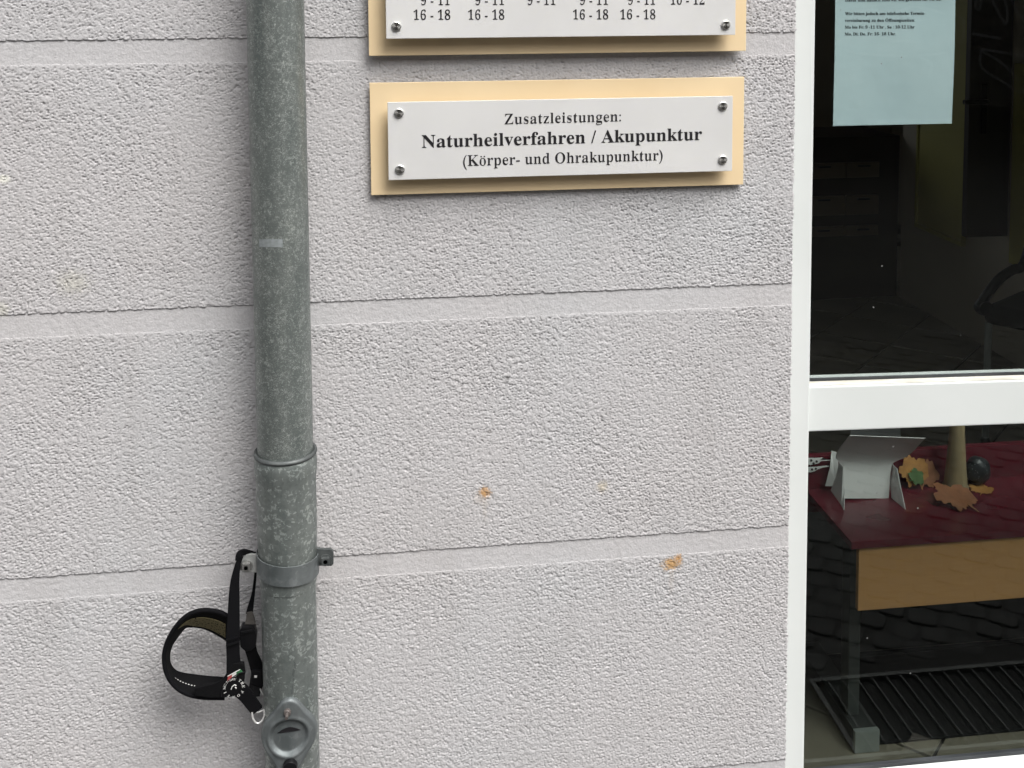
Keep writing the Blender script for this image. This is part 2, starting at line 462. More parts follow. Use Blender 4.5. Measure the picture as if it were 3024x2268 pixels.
def glass_material(name, tint):
    m = bpy.data.materials.new(name); m.use_nodes = True
    n = m.node_tree.nodes; l = m.node_tree.links
    n.remove(n['Principled BSDF'])
    out = n['Material Output']
    tr = n.new('ShaderNodeBsdfTransparent'); tr.inputs[0].default_value = (*tint, 1)
    gl = n.new('ShaderNodeBsdfGlossy'); gl.inputs['Roughness'].default_value = 0.0; gl.inputs[0].default_value = (.95, 1, .98, 1)
    lw = n.new('ShaderNodeLayerWeight'); lw.inputs['Blend'].default_value = .5      # Schlick reflectance, the same from both sides
    pw = n.new('ShaderNodeMath'); pw.operation = 'POWER'; pw.inputs[1].default_value = 5; l.new(lw.outputs['Facing'], pw.inputs[0])
    fr = n.new('ShaderNodeMath'); fr.operation = 'MULTIPLY_ADD'; fr.inputs[1].default_value = .93; fr.inputs[2].default_value = .036; l.new(pw.outputs[0], fr.inputs[0])
    mx = n.new('ShaderNodeMixShader')
    l.new(fr.outputs[0], mx.inputs[0]); l.new(tr.outputs[0], mx.inputs[1]); l.new(gl.outputs[0], mx.inputs[2])
    # dust specks
    tc = n.new('ShaderNodeTexCoord'); v = n.new('ShaderNodeTexVoronoi'); v.inputs['Scale'].default_value = 26
    l.new(tc.outputs['Object'], v.inputs['Vector'])
    lt = n.new('ShaderNodeMath'); lt.operation = 'LESS_THAN'; lt.inputs[1].default_value = .036
    l.new(v.outputs['Distance'], lt.inputs[0])
    sp = n.new('ShaderNodeSeparateColor'); l.new(v.outputs['Color'], sp.inputs[0])
    g2 = n.new('ShaderNodeMath'); g2.operation = 'GREATER_THAN'; g2.inputs[1].default_value = .55
    l.new(sp.outputs[0], g2.inputs[0])
    mu = n.new('ShaderNodeMath'); mu.operation = 'MULTIPLY'; l.new(lt.outputs[0], mu.inputs[0]); l.new(g2.outputs[0], mu.inputs[1])
    mu2 = n.new('ShaderNodeMath'); mu2.operation = 'MULTIPLY'; mu2.inputs[1].default_value = .35; l.new(mu.outputs[0], mu2.inputs[0])
    df = n.new('ShaderNodeBsdfDiffuse'); df.inputs[0].default_value = (.6, .62, .6, 1)
    mx2 = n.new('ShaderNodeMixShader'); l.new(mu2.outputs[0], mx2.inputs[0]); l.new(mx.outputs[0], mx2.inputs[1]); l.new(df.outputs[0], mx2.inputs[2])
    l.new(mx2.outputs[0], out.inputs['Surface'])
    return m
GLASS = glass_material('clear_glass', (.80, .84, .83)); GLASSL = glass_material('dimming_glass', (.485, .52, .505))  # second glass: darker tint stands in for the shade behind the lower pane
CLEAR = bpy.data.materials.new('glass_back'); CLEAR.use_nodes = True
CLEAR.node_tree.nodes.remove(CLEAR.node_tree.nodes['Principled BSDF'])
_tr = CLEAR.node_tree.nodes.new('ShaderNodeBsdfTransparent'); CLEAR.node_tree.links.new(_tr.outputs[0], CLEAR.node_tree.nodes['Material Output'].inputs['Surface'])
SETT = mat('granite_setts', (.13, .125, .12), .75); vary(SETT, (.050, .048, .047), (.070, .068, .065), 9, detail=8)
SAND = mat('joint_sand', (.035, .032, .028), .9); vary(SAND, (.044, .042, .04), (.056, .053, .05), 15)
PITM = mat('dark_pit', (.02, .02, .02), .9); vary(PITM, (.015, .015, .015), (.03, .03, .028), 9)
GALV = mat('galvanised_ear', (.34, .35, .34), .42, .45); vary(GALV, (.33, .34, .33), (.47, .48, .47), 80)
GRATE = mat('galvanised_grate', (.16, .165, .16), .5, .4); vary(GRATE, (.10, .103, .10), (.16, .163, .16), 60)
HOUSE = mat('far_render', (.15, .14, .125), .9); vary(HOUSE, (.12, .113, .10), (.18, .168, .15), 1.2, detail=6); bump(HOUSE, 25, .4, .01)
PLINTH = mat('far_plinth', (.055, .05, .047), .9); vary(PLINTH, (.045, .042, .04), (.07, .065, .06), 3)
FGLASS = mat('far_glass', (.02, .022, .025), .06); vary(FGLASS, (.015, .017, .02), (.03, .032, .035), 2)
FFRAME = mat('far_frame', (.30, .29, .27), .5); vary(FFRAME, (.27, .26, .24), (.33, .32, .30), 4)
ROOF = mat('far_roof', (.12, .05, .035), .8); vary(ROOF, (.09, .04, .028), (.15, .062, .042), 8)
SPRAY = mat('white_spray_paint', (.55, .55, .54), .8); vary(SPRAY, (.40, .40, .39), (.6, .6, .59), 12)

# ================================================================== SETTING
def tagS(o, kind='structure'):
    o['kind'] = kind; return o
GZ = -0.02
street = tagS(mk('street', [(-30, -30, GZ - .0045), (30, -30, GZ - .0045), (30, -.001, GZ - .0045), (-30, -.001, GZ - .0045)], [(0, 1, 2, 3)], SAND))
# granite setts of the pavement (met in the window's reflection): one mass of small stones
def setts():
    V, F = [], []
    p = .072; ang = math.radians(32); ca, sa = math.cos(ang), math.sin(ang)
    for row in range(-80, 80):
        for col in range(-80, 80):
            gx_, gy_ = (col + .5 * (row % 2)) * p, row * p
            cx, cy = 2.0 + gx_ * ca - gy_ * sa + random.uniform(-.006, .006), -2.6 + gx_ * sa + gy_ * ca + random.uniform(-.006, .006)
            if not (-1.6 < cx < 5.0 and -2.7 < cy < -.05) or (.86 < cx < 1.88 and cy > -.44): continue
            w = p * random.uniform(.78, .93) / 2; d = p * random.uniform(.78, .93) / 2; b_ = ang + random.uniform(-.12, .12); cb, sb = math.cos(b_), math.sin(b_)
            h = GZ + random.uniform(-.003, .003); o = len(V); tx, ty = random.uniform(-.02, .02), random.uniform(-.02, .02)
            for dz, k in ((-.02, 1), (-.0015, .97), (0, .86)):
                for sx, sy in ((-1, -.7), (-.7, -1), (.7, -1), (1, -.7), (1, .7), (.7, 1), (-.7, 1), (-1, .7)):
                    X_, Y_ = sx * w * k, sy * d * k
                    V.append((cx + X_ * cb - Y_ * sb, cy + X_ * sb + Y_ * cb, h + dz + X_ * tx + Y_ * ty))
            F.append([o + 16 + i for i in range(8)])
            for q in (0, 8):
                for i in range(8): F.append((o + q + i, o + q + (i + 1) % 8, o + q + 8 + (i + 1) % 8, o + q + 8 + i))
    o = mk('setts', V, F, SETT, None)
    o.parent = street; o['kind'] = 'stuff'
    return o
setts()

# ------------------------------------------------------------------ the rendered facade
facade = root('house_facade', 'pale lilac-grey rough plaster house wall with smooth horizontal joints', 'wall', (0, 0.1, GZ))
WX1 = .653                                         # plaster edge beside the shop window
HX0, HZ0, HZ1 = -.66, .14, 1.53                    # finely modelled area
STEP = .00125
JT = [1.425 - .4 * k for k in range(4)]            # upper edges of the joints
JW = .0350
xs = np.arange(HX0, WX1 + 1e-6, STEP); zs = np.arange(HZ0, HZ1 + 1e-6, STEP)
NX, NZ = len(xs), len(zs)
def field(lx, lz, sharp=1.0, seed=0):
    """gaussian-filtered band-pass noise, wavelengths in metres"""
    g = np.random.default_rng(seed).standard_normal((NZ, NX))
    fz = np.fft.fftfreq(NZ, STEP)[:, None]; fx = np.fft.fftfreq(NX, STEP)[None, :]
    r = np.sqrt((fx * lx) ** 2 + (fz * lz) ** 2)
    filt = np.exp(-((r - 1) / (.55 / sharp)) ** 2) if sharp > 0 else np.exp(-r ** 2)
    h = np.fft.ifft2(np.fft.fft2(g) * filt).real
    return h / h.std()
warp = field(.05, .05, 0, 5)
n1 = field(.0047, .0043, .9, 1); n2 = field(.0031, .0029, 1.0, 2); n3 = field(.015, .012, .8, 3)
n4 = field(.0048, .0048, 1.2, 4); n5 = field(.16, .12, 0, 6)
# wavelets drawn out along a falling diagonal, as the float left them
def slanted(lx, lz, ang, seed):
    g = np.random.default_rng(seed).standard_normal((NZ, NX))
    fz = np.fft.fftfreq(NZ, STEP)[:, None]; fx = np.fft.fftfreq(NX, STEP)[None, :]
    c, s_ = math.cos(ang), math.sin(ang)
    r = np.sqrt(((fx * c + fz * s_) * lx) ** 2 + ((-fx * s_ + fz * c) * lz) ** 2)
    h = np.fft.ifft2(np.fft.fft2(g) * np.exp(-((r - 1) / .6) ** 2)).real
    return h / h.std()
sl = slanted(.0074, .0038, math.radians(-28), 8); hl = slanted(.0080, .0037, math.radians(4), 9)
XX = np.linspace(0, 1, NX)[None, :]
dirn = sl * XX + hl * (1 - XX)
body = .55 * n1 + .75 * dirn + .22 * n3
lump = -np.log1p(np.exp(-3.2 * (body + .15))) / 1.6
crease = -np.clip(-body - .75, 0, 1.2)
pits = -np.clip(n4 - 1.5, 0, 1.2)
amp = np.clip(1.0 + .13 * n5, .6, 1.5)
rough_h = (lump * .00042 + crease * .00056 + pits * .00065 + n2 * .00018 + n3 * .00010) * amp
fine_h = n2 * .00008 + n1 * .00008 + n3 * .00008
soft = np.zeros_like(rough_h)
# stain colours
SR = np.zeros((NZ, NX, 4), np.float32)
def stain(u, v, rx, rz, color, strength, thr, seed):
    c = onY(u, v, -.002)
    X, Z = np.meshgrid(xs, zs)
    d = np.sqrt(((X - c[0]) / rx) ** 2 + ((Z - c[2]) / rz) ** 2)
    t = .55 * n2 + .5 * np.roll(n1, seed * 37, 1) + .3 * np.roll(n3, seed * 11, 0)
    a = np.clip((1.15 - d) * 1.6 + .38 * t - thr, 0, 1) * (d < 1.6) * strength
    w = a > SR[..., 3]
    for k in range(3): SR[..., k][w] = color[k]
    SR[..., 3] = np.maximum(SR[..., 3], a)
stain(1432, 1457, .012, .011, (.45, .25, .09), .9, .25, 1)
stain(1424, 1470, .019, .018, (.47, .40, .34), .45, .45, 2)
stain(1983, 1668, .018, .013, (.46, .27, .10), .9, .22, 3)
stain(2004, 1654, .009, .011, (.45, .25, .09), .9, .25, 4)
stain(1780, 1440, .013, .013, (.50, .43, .30), .55, .40, 5)
stain(8, 530, .012, .008, (.72, .71, .64), .9, .15, 6)
stain(215, 835, .032, .024, (.49, .475, .41), .55, .35, 7)
stain(5, 915, .012, .015, (.50, .49, .42), .6, .3, 8)
stain(1500, 1118, .004, .004, (.06, .055, .05), .8, .35, 9)
stain(1445, 1278, .007, .004, (.17, .16, .15), .6, .45, 10)
stain(2283, 1020, .008, .004, (.15, .14, .13), .65, .45, 12)
stain(1432, 1500, .006, .030, (.47, .41, .35), .28, .45, 14)
stain(1983, 1715, .007, .032, (.47, .41, .35), .28, .45, 15)
stain(2050, 1290, .05, .02, (.42, .40, .40), .3, .6, 13)
edge_w = np.convolve(np.random.default_rng(21).standard_normal(NX + 40), np.ones(5) / 5, 'same')[:NX]
def grid_object(name, Xg, Zg, Yg, col, parent):
    nz, nx = Xg.shape
    co = np.stack([Xg, Yg, Zg], -1).reshape(-1, 3).astype(np.float32)
    i = (np.arange(nz - 1)[:, None] * nx + np.arange(nx - 1)[None, :]).ravel()
    q = np.stack([i, i + 1, i + nx + 1, i + nx], 1).astype(np.int32)
    me = bpy.data.meshes.new(name)
    me.vertices.add(len(co)); me.vertices.foreach_set('co', co.ravel())
    me.loops.add(q.size); me.loops.foreach_set('vertex_index', q.ravel())
    me.polygons.add(len(q)); me.polygons.foreach_set('loop_start', np.arange(len(q), dtype=np.int32) * 4)
    me.polygons.foreach_set('use_smooth', np.ones(len(q), bool))
    me.update(calc_edges=True); me.validate()
    a = me.color_attributes.new('stain', 'FLOAT_COLOR', 'POINT')
    a.data.foreach_set('color', col.reshape(-1).astype(np.float32))
    me.materials.append(MP)
    o = bpy.data.objects.new(name, me); COL.objects.link(o); attach(o, parent)
    return o
def wall_piece(name, z0, z1, kind):
    k = np.where((zs > z0 + .0006) & (zs < z1 - .0006))[0]
    Zr = zs[k]; Xg, Zg = np.meshgrid(xs, np.concatenate([[z0], Zr, [z1]]))
    kk = np.concatenate([[k[0]], k, [k[-1]]])
    h = (rough_h if kind == 'band' else fine_h)[kk].copy()
    col = SR[kk].copy()
    if kind == 'band':
        y = -h
        db = (Zg - z0); dt = (z1 - Zg)
        y = y * np.clip(dt / .005, .25, 1) + np.where(dt < .004, (.004 - dt) * .10, 0)          # softened upper arris
        w = edge_w * .0011
        Zg = Zg + np.roll(edge_w, 77)[None, :] * .0009 * np.exp(-dt / .004)
        Zg = Zg + w[None, :] * np.exp(-db / .004)
        # returns into the joint
        top_r = [(Xg[-1], Zg[-1] - .0000, np.full(NX, .0050))]
        bot = (Xg[0], Zg[0] + .0006, np.full(NX, .0050))
        Xg = np.vstack([bot[0], Xg, top_r[0][0]]); Zg = np.vstack([bot[1], Zg, top_r[0][1]]); y = np.vstack([bot[2], y, top_r[0][2]])
        col = np.concatenate([col[:1], col, col[-1:]])
    else:
        y = .0004 + .0012 * np.clip((Zg - z0) / (z1 - z0), 0, 1) ** .6 - h
    # ragged arris at the window, then the return towards the frame
    rg = np.convolve(np.random.default_rng(int(z0 * 1000)).standard_normal(Xg.shape[0] + 6), np.ones(3) / 3, 'same')[:Xg.shape[0]]
    Xg = Xg.copy(); Xg[:, -1] += rg * .0011 * (1 if kind == 'band' else .4)
    yr = np.maximum(y[:, -1:], 0) * 0 + .07
    Xg = np.hstack([Xg, Xg[:, -1:]]); Zg = np.hstack([Zg, Zg[:, -1:]]); y = np.hstack([y, yr]); col = np.concatenate([col, col[:, -1:]], 1)
    return grid_object(name, Xg, Zg, y, col, facade)
tops = [HZ1] + [t - JW for t in JT]; bots = JT + [HZ0]
for a, b in zip(bots, tops): wall_piece('plaster_band', a, b, 'band')
for t in JT: wall_piece('plaster_joint', t - JW - .001, t + .001, 'joint')
# the rest of the house front, plainer
BX0, BX1, BZ1 = -6.0, 9.0, 7.5
WR = 1.80; WT = 2.30                                # window opening: right jamb, head
allj = [1.425 + .4 * k for k in range(-3, 16)]
def plain(x0, x1, z0, z1):
    z = [j for j in allj if z0 < j - JW and j < z1]
    cur = z0
    for j in z:
        box('plaster_band', x0, x1, 0, .012, cur, j - JW, MPC, facade); cur = j
    box('plaster_band', x0, x1, 0, .012, cur, z1, MPC, facade)
plain(BX0, HX0, GZ, BZ1); plain(HX0, WX1, HZ1, BZ1); plain(HX0, WX1, GZ, HZ0); plain(WX1, WR, WT, BZ1); plain(WR, BX1, GZ, BZ1)
bm = bmesh.new()
add_box(bm, BX0, WX1 - .002, .0122, .30, GZ, BZ1); add_box(bm, WX1 - .002, WR + .002, .0122, .30, WT + .002, BZ1); add_box(bm, WR + .002, BX1, .0122, .30, GZ, BZ1)
bm_obj('masonry_core', bm, MPC, facade)

# ------------------------------------------------------------------ the room behind the window
RX0, RX1, RY0, RY1, RZ1 = -1.2, 2.51, .30, 3.75, 2.75
floor = tagS(mk('floor', [(RX0, .05, -.006), (3.4, .05, -.006), (3.4, 5.1, -.006), (RX0, 5.1, -.006)], [(0, 1, 2, 3)], GROUT))
def tiles():
    th = math.radians(45); pitch = .3035; s = .148
    nA = np.array([math.cos(th), -math.sin(th)]); nB = np.array([math.sin(th), math.cos(th)])
    a0, b0 = -1.509, 4.515                                        # measured joint lines, relative to the camera
    me = bpy.data.meshes.new('tile'); bm = bmesh.new(); add_box(bm, -s, s, -s, s, -.008, 0, .0012, 1); bm.to_mesh(me); bm.free(); me.materials.append(TILE)
    for i in range(-12, 14):
        for j in range(-16, 10):
            ca = a0 + (i + .5) * pitch; cb = b0 + (j + .5) * pitch
            c = nA * ca + nB * cb + CAM[:2]
            if not (.45 < c[0] < 3.1 and .02 < c[1] < 4.6): continue
            if c[1] < .22 and not (.68 < c[0] < 1.7): continue
            if c[0] > 2.7 and c[1] < 3: continue
            o = bpy.data.objects.new('tile', me); COL.objects.link(o)
            o.location = (c[0], c[1], random.uniform(-.0006, .0006)); o.rotation_euler = (random.uniform(-.002, .002), random.uniform(-.002, .002), -th)
            o.parent = floor
tiles()
def room_wall(name, x0, x1, y0, y1, z0, z1, m=RWALL): return tagS(box(name, x0, x1, y0, y1, z0, z1, m))
room_wall('wall_left', RX0 - .1, RX0, RY0 + .001, 5.1, -.02, RZ1)
room_wall('wall_right', RX1, RX1 + .12, RY0 + .001, 3.30, -.02, RZ1)
room_wall('wall_right_rear', 3.3, 3.4, RY0 + .001, 5.1, -.02, RZ1)
bm = bmesh.new()
for a in ((RX0, -1.05, 5.0, 5.1, -.02, RZ1), (1.7, 3.3, 5.0, 5.1, -.02, RZ1), (-1.05, 1.7, 5.0, 5.1, -.02, .55), (-1.05, 1.7, 5.0, 5.1, 2.5, RZ1)): add_box(bm, *a)  # opening in the back wall added to let daylight in
tagS(bm_obj('wall_back', bm, RWALL))
rw = root('added_rear_window', 'added unseen rear window that lets daylight into the dark room', 'window', (.3, 5.05, .55))  # added out of view, only to brighten the room
bm = bmesh.new()
for a in ((-1.049, -.99, 5.02, 5.08, .551, 2.499), (1.64, 1.699, 5.02, 5.08, .551, 2.499), (-.9895, 1.6395, 5.021, 5.079, .551, .61), (-.9895, 1.6395, 5.021, 5.079, 2.44, 2.499), (.30, .35, 5.022, 5.078, .6105, 2.4395)): add_box(bm, *a)
bm_obj('frame', bm, PVC, rw)
room_wall('ceiling', RX0 - .1, 3.4, .3002, 5.1, RZ1 + .001, RZ1 + .1, RCEIL)

# ------------------------------------------------------------------ house across the street (seen only as a reflection)
FY = -9.0
far = root('far_house', 'dim grey house front across the street mirrored faintly in the dark window', 'building', (2, FY, GZ))
bm = bmesh.new(); add_box(bm, -14, 22, FY - 6, FY, .25, 5.1); bm_obj('wall', bm, HOUSE, far)
box('plinth', -14.02, 22.02, FY - 6.02, FY + .05, GZ, .249, PLINTH, far)
mk('roof', [(-14.4, FY + .45, 5.0), (22.4, FY + .45, 5.0), (22.4, FY - 3, 7), (-14.4, FY - 3, 7), (-14.4, FY - 6.4, 5.0), (22.4, FY - 6.4, 5.0)],
   [(0, 1, 2, 3), (3, 2, 5, 4), (0, 3, 4), (1, 5, 2), (0, 4, 5, 1)], ROOF, far)
def far_window(x, z, w, h):
    bm = bmesh.new()
    add_box(bm, x - w / 2 - .08, x + w / 2 + .08, FY + .001, FY + .05, z - .08, z); add_box(bm, x - w / 2 - .08, x + w / 2 + .08, FY + .001, FY + .05, z + h, z + h + .08)
    for xx in (x - w / 2 - .08, x + w / 2, x - .03): add_box(bm, xx, xx + (.06 if xx == x - .03 else .08), FY + .001, FY + .048, z + .0005, z + h - .0005)
    f = bm_obj('window', bm, FFRAME, far)
    box('pane', x - w / 2 + .001, x + w / 2 - .001, FY + .002, FY + .012, z + .001, z + h - .001, FGLASS, f)
for x in (-6, -3, 0, 3, 9, 12, 15):
    far_window(x, 1.75, 1.1, 1.4); far_window(x, 3.7, 1.1, 1.0)
far_window(6, 3.7, 1.1, 1.0); far_window(6, 1.95, 1.1, 1.3)
# sprayed outline strokes low on that front
def stroke(pts, w=.028):
    P = smooth_path([(x, FY + .003, z) for x, z in pts], 5)
    A, B = [], []
    for i, p in enumerate(P):
        t = P[min(i + 1, len(P) - 1)] - P[max(i - 1, 0)]; nn = np.array([-t[2], 0, t[0]]); nn = nn / (np.linalg.norm(nn) + 1e-9)
        A.append(p + nn * w / 2); B.append(p - nn * w / 2)
    ribbon('painted_stroke', A, B, SPRAY, far, thick=.002)
def gpx(u, v):
    p = onY(u, v, 2 * .085 - FY); return (p[0], max(p[2], .3))
for pl in ([(2896, 145), (3024, 165), (3060, 170)], [(2897, 148), (2898, 200), (2960, 240), (3010, 272), (3050, 250)], [(2900, 152), (2950, 180), (2985, 212), (3010, 240)],
           [(2930, 0), (2950, 40), (2970, 70), (2974, 30), (2960, -20)], [(2985, -10), (3000, 30), (3024, 55)],
           [(2885, -10), (2880, 20), (2892, 28), (2898, 0)], [(2870, 98), (2920, 108), (2955, 114)], [(2830, 50), (2845, 65), (2842, 120), (2825, 122)],
           [(2600, 110), (2640, 120), (2700, 122)], [(2500, 150), (2560, 160), (2700, 165), (2800, 155)], [(2700, 160), (2750, 190), (2740, 230)], [(2640, 40), (2700, 20), (2790, 40)]):
    stroke([gpx(*p) for p in pl])

# ================================================================== SHOP WINDOW
win = root('shop_window', 'white plastic framed shop window with one crossbar at right of the plaster wall', 'window', (1.2, .06, GZ))
SY = .045
def frame_bar(name, x0, x1, y0, y1, z0, z1, m=PVC, bev=.0025, shear=0.0, parent=win):
    bm = bmesh.new(); add_box(bm, x0, x1, y0, y1, z0, z1, bev, 2)
    if shear:
        for v in bm.verts: v.co.z += shear * (v.co.x - .703)
    return bm_obj(name, bm, m, parent)
frame_bar('stile', WX1 - .02, .703, SY, .12, GZ, WT)
frame_bar('stile', 1.745, WR + .01, SY, .12, GZ, WT)
CB = .058
zt = onY(2390, 1142.5, CB)[2]; zb = onY(2387, 1275, CB)[2]
SH = -.021
cbar = frame_bar('crossbar', .7045, 1.7445, CB, .115, zb, zt, shear=SH)
mk('dusty_bead', [(.7046, CB + .003, zt + .0006), (1.744, CB + .003, zt + .0006 + SH * 1.04), (1.744, .080, zt + .0012 + SH * 1.04), (.7046, .080, zt + .0012)], [(0, 1, 2, 3)], PVCD, cbar)
frame_bar('gasket', .704, 1.744, .079, .0835, zt + .0014, zt + .0062, RUB, .0008, SH)
frame_bar('gasket', .704, 1.744, .079, .0835, zb - .003, zb - .0005, RUB, .0006, SH)
frame_bar('gasket', .7035, .7062, .079, .0835, .142, WT - .06, RUB, .0006)
bz = onY(2900, 2251, .062)[2]
bm = bmesh.new()
prof = [(.045, GZ), (.045, bz - .014), (.050, bz - .008), (.078, bz), (.115, bz - .035), (.115, GZ)]
ra = [bm.verts.new((.7046, y, z)) for y, z in prof]; rb = [bm.verts.new((1.7444, y, z - .004)) for y, z in prof]
for i in range(len(prof)): bm.faces.new((ra[i], ra[(i + 1) % 6], rb[(i + 1) % 6], rb[i]))
bm.faces.new(ra[::-1]); bm.faces.new(rb)
bm_obj('bottom_rail', bm, PVC, win)
gz = onY(2700, 2237, .083)[2]
frame_bar('gasket', .704, 1.744, .074, .0835, bz - .002, gz, RUB, .0012, -.004)
frame_bar('top_rail', .7046, 1.7444, SY + .001, .115, WT - .055, WT - .001)
def pane(z0, z1, g):
    bm = bmesh.new(); add_box(bm, .7005, 1.748, .0850, .0852, z0, z1)
    bm.normal_update()
    bmesh.ops.recalc_face_normals(bm, faces=bm.faces)
    for f in bm.faces: f.material_index = 0 if f.normal.y < -.5 else 1
    bm_obj('glass_pane', bm, [g, CLEAR], win)
pane(zt - .02, WT - .05, GLASS); pane(gz - .02, zb + .02, GLASSL)

# notice on the inside of the glass
p00 = onY(2461, 372, .0885); p10 = onY(2812, 365, .0885); w_ = p10[0] - p00[0]
NXp, NZp = 22, 30
def sheetY(u, v): return .0892 + .0012 * math.sin(u * 5 + v * 2) * math.sin(v * 3.1) + .0007 * math.sin(v * 9 + 1)
V, F = [], []
for j in range(NZp + 1):
    for i in range(NXp + 1):
        u, v = i / NXp, j / NZp
        V.append((p00[0] + u * w_ + .0014 * v, sheetY(u, v), p00[2] + v * .297 + u * (p10[2] - p00[2])))
for j in range(NZp):
    for i in range(NXp):
        a = j * (NXp + 1) + i; F.append((a, a + 1, a + NXp + 2, a + NXp + 1))
notice = root('notice', 'pale blue printed paper notice taped behind the upper window pane', 'notice', tuple(p00))
sheet = mk('sheet', V, F, PAPER, notice, smooth=True)
TY = .0888
for s, (a, b), cap in (('Davor und danach sind wir wie gewohnt für Sie da.', ((2497, 4.8), (2780, 2.0)), 9),
                       ('Wir bitten jedoch um telefonische Termin-', ((2496.6, 44.8), (2731.8, 43.4)), 9),
                       ('vereinbarung zu den Öffnungszeiten:', ((2495.5, 64.6), (2700.6, 63.6)), 9),
                       ('Mo bis Fr: 9 -11 Uhr , Sa : 10-12 Uhr', ((2495.5, 84.8), (2699.6, 83.8)), 9),
                       ('Mo, Di; Do, Fr: 16- 18 Uhr.', ((2495, 105), (2645, 104)), 9)):
    o = text_line('lettering', s, onY(*a, TY), onY(*b, TY), cap * 1.74 / FPX, PINK, notice, -.004, .010)
    for v_ in o.data.vertices: v_.co.y = sheetY((v_.co.x - p00[0]) / w_, (v_.co.z - p00[2]) / .297) - .0004

# ================================================================== SIGNS
def sign(label, boardbox, platebox, off, standoff, caps, lines, name='sign'):
    bx0, bx1, bz0, bz1 = boardbox
    r = root(name, label, 'sign', ((bx0 + bx1) / 2, 0, bz0), 'doctor signs beside the window')
    yb = -off - .004
    bd = box('backing_board', bx0, bx1, yb, -off, bz0, bz1, BOARD, r, .0008, 2)
    px0, px1, pz0, pz1 = platebox
    yp = yb - standoff
    plate_o = box('acrylic_plate', px0, px1, yp - .005, yp, pz0, pz1, ACRYL, r, .0007, 2)
    for cx, cz in caps:
        # cap with its own origin so that the brushing runs round it
        o = lathe('screw_cap', [(.0001, .0), (.0058, .0), (.0070, -.0009), (.0072, -.002), (.0072, -.0045)], (0, 0, 0), CAP, None, 32, 'z', True, 30)
        o.rotation_euler = (math.pi / 2, 0, 0); o.location = (cx, yp - .0082, cz); attach(o, r)
        lathe('spacer', [(.0060, 0), (.0060, standoff - .0004)], (cx, yp + .0002, cz), STEEL, o if False else r, 16, 'y', True)
    for bxx in (bx0 + .06, bx1 - .06):
        for bzz in (bz0 + .03, bz1 - .03):
            lathe('wall_spacer', [(.006, 0), (.006, off + .003)], (bxx, -off + .0002, bzz), STEEL, r, 12, 'y', True)
    for s, a, b, cap, thin, grow, sp in lines:
        text_line('lettering', s, onY(*a, yp - .0054), onY(*b, yp - .0054), cap * 1.60 / FPX, INK, r, thin, grow, sp)
    return r
low = [('Zusatzleistungen:', (1490, 366.9), (1834, 358), 31, .014, .008, .012),
       ('Naturheilverfahren / Akupunktur', (1246, 436.5), (2073, 413), 37.5, .0, .008, .004),
       ('(Körper- und Ohrakupunktur)', (1367.6, 490.2), (1957, 473), 32, .014, .008, .012)]
sign('low cream sign with white plate reading Naturheilverfahren Akupunktur', (-.0105, .5665, 1.188, 1.357), (.0155, .5415, 1.2135, 1.3295), .006, .015,
     [(.032, 1.3135), (.5255, 1.3145), (.0325, 1.2295), (.526, 1.2315)], low)
hi = []
for a, b in ((1221.6, 1330), (1383, 1489.6), (1692.4, 1796.3), (1832, 1935.5)):
    k = lambda u: 58.3 - 1.8 * (u - 1221) / 714
    hi.append(('16 - 18', (a, k(a)), (b, k(b)), 28, .014, .008, .03))
for s, a, b in (('9 - 11', 1243.5, 1328), ('9 - 11', 1404, 1488.5), ('9 - 11', 1558, 1640), ('9 - 11', 1713, 1795.6), ('9 - 11', 1855, 1934.6), ('10 - 12', 1980, 2080.5)):
    k = lambda u: 15 - 1.5 * (u - 1221) / 714
    hi.append((s, (a, k(a)), (b, k(b)), 28, .014, .008, .03))
sign('upper cream sign with opening hours, cut off by the top of the picture', (-.0105, .5665, 1.3975, 1.93), (.0150, .5415, 1.4235, 1.905), .012, .018,
     [(.0300, 1.4415), (.526, 1.4390), (.03, 1.888), (.526, 1.888)], hi)

# ================================================================== DOWNPIPE
PX, PY = -.1405, -.062
pipe = root('downpipe', 'galvanised rain downpipe running down the plaster wall', 'downpipe', (PX, PY, GZ))
R1 = .0402
zr = .824
lathe('upper_pipe', [(R1, zr - .06), (R1, 4.0)], (PX, PY, 0), ZU, pipe, 96)
lathe('socket_pipe', [(.0425, zr - .004), (.0446, zr - .008), (.0452, zr - .016), (.0450, zr - .028), (.0438, zr - .036), (.0432, zr - .045), (.0434, zr - .09), (.0432, zr - .13), (.0425, zr - .148), (.0416, zr - .16), (.0410, zr - .20)], (PX, PY, 0), ZL, pipe, 96, sharp=80)
bm = bmesh.new()
ringp = [(.0428 + .0030 * math.cos(a), zr - .0015 + .0036 * math.sin(a)) for a in [k * math.pi / 5 for k in range(10)]]
lathe('socket_rim', ringp + ringp[:1], (PX, PY, 0), ZD, pipe, 96, sharp=80); bm.free()
lathe('lower_pipe', [(.0400, GZ), (.0400, zr - .195)], (PX, PY, 0), ZL, pipe, 96)
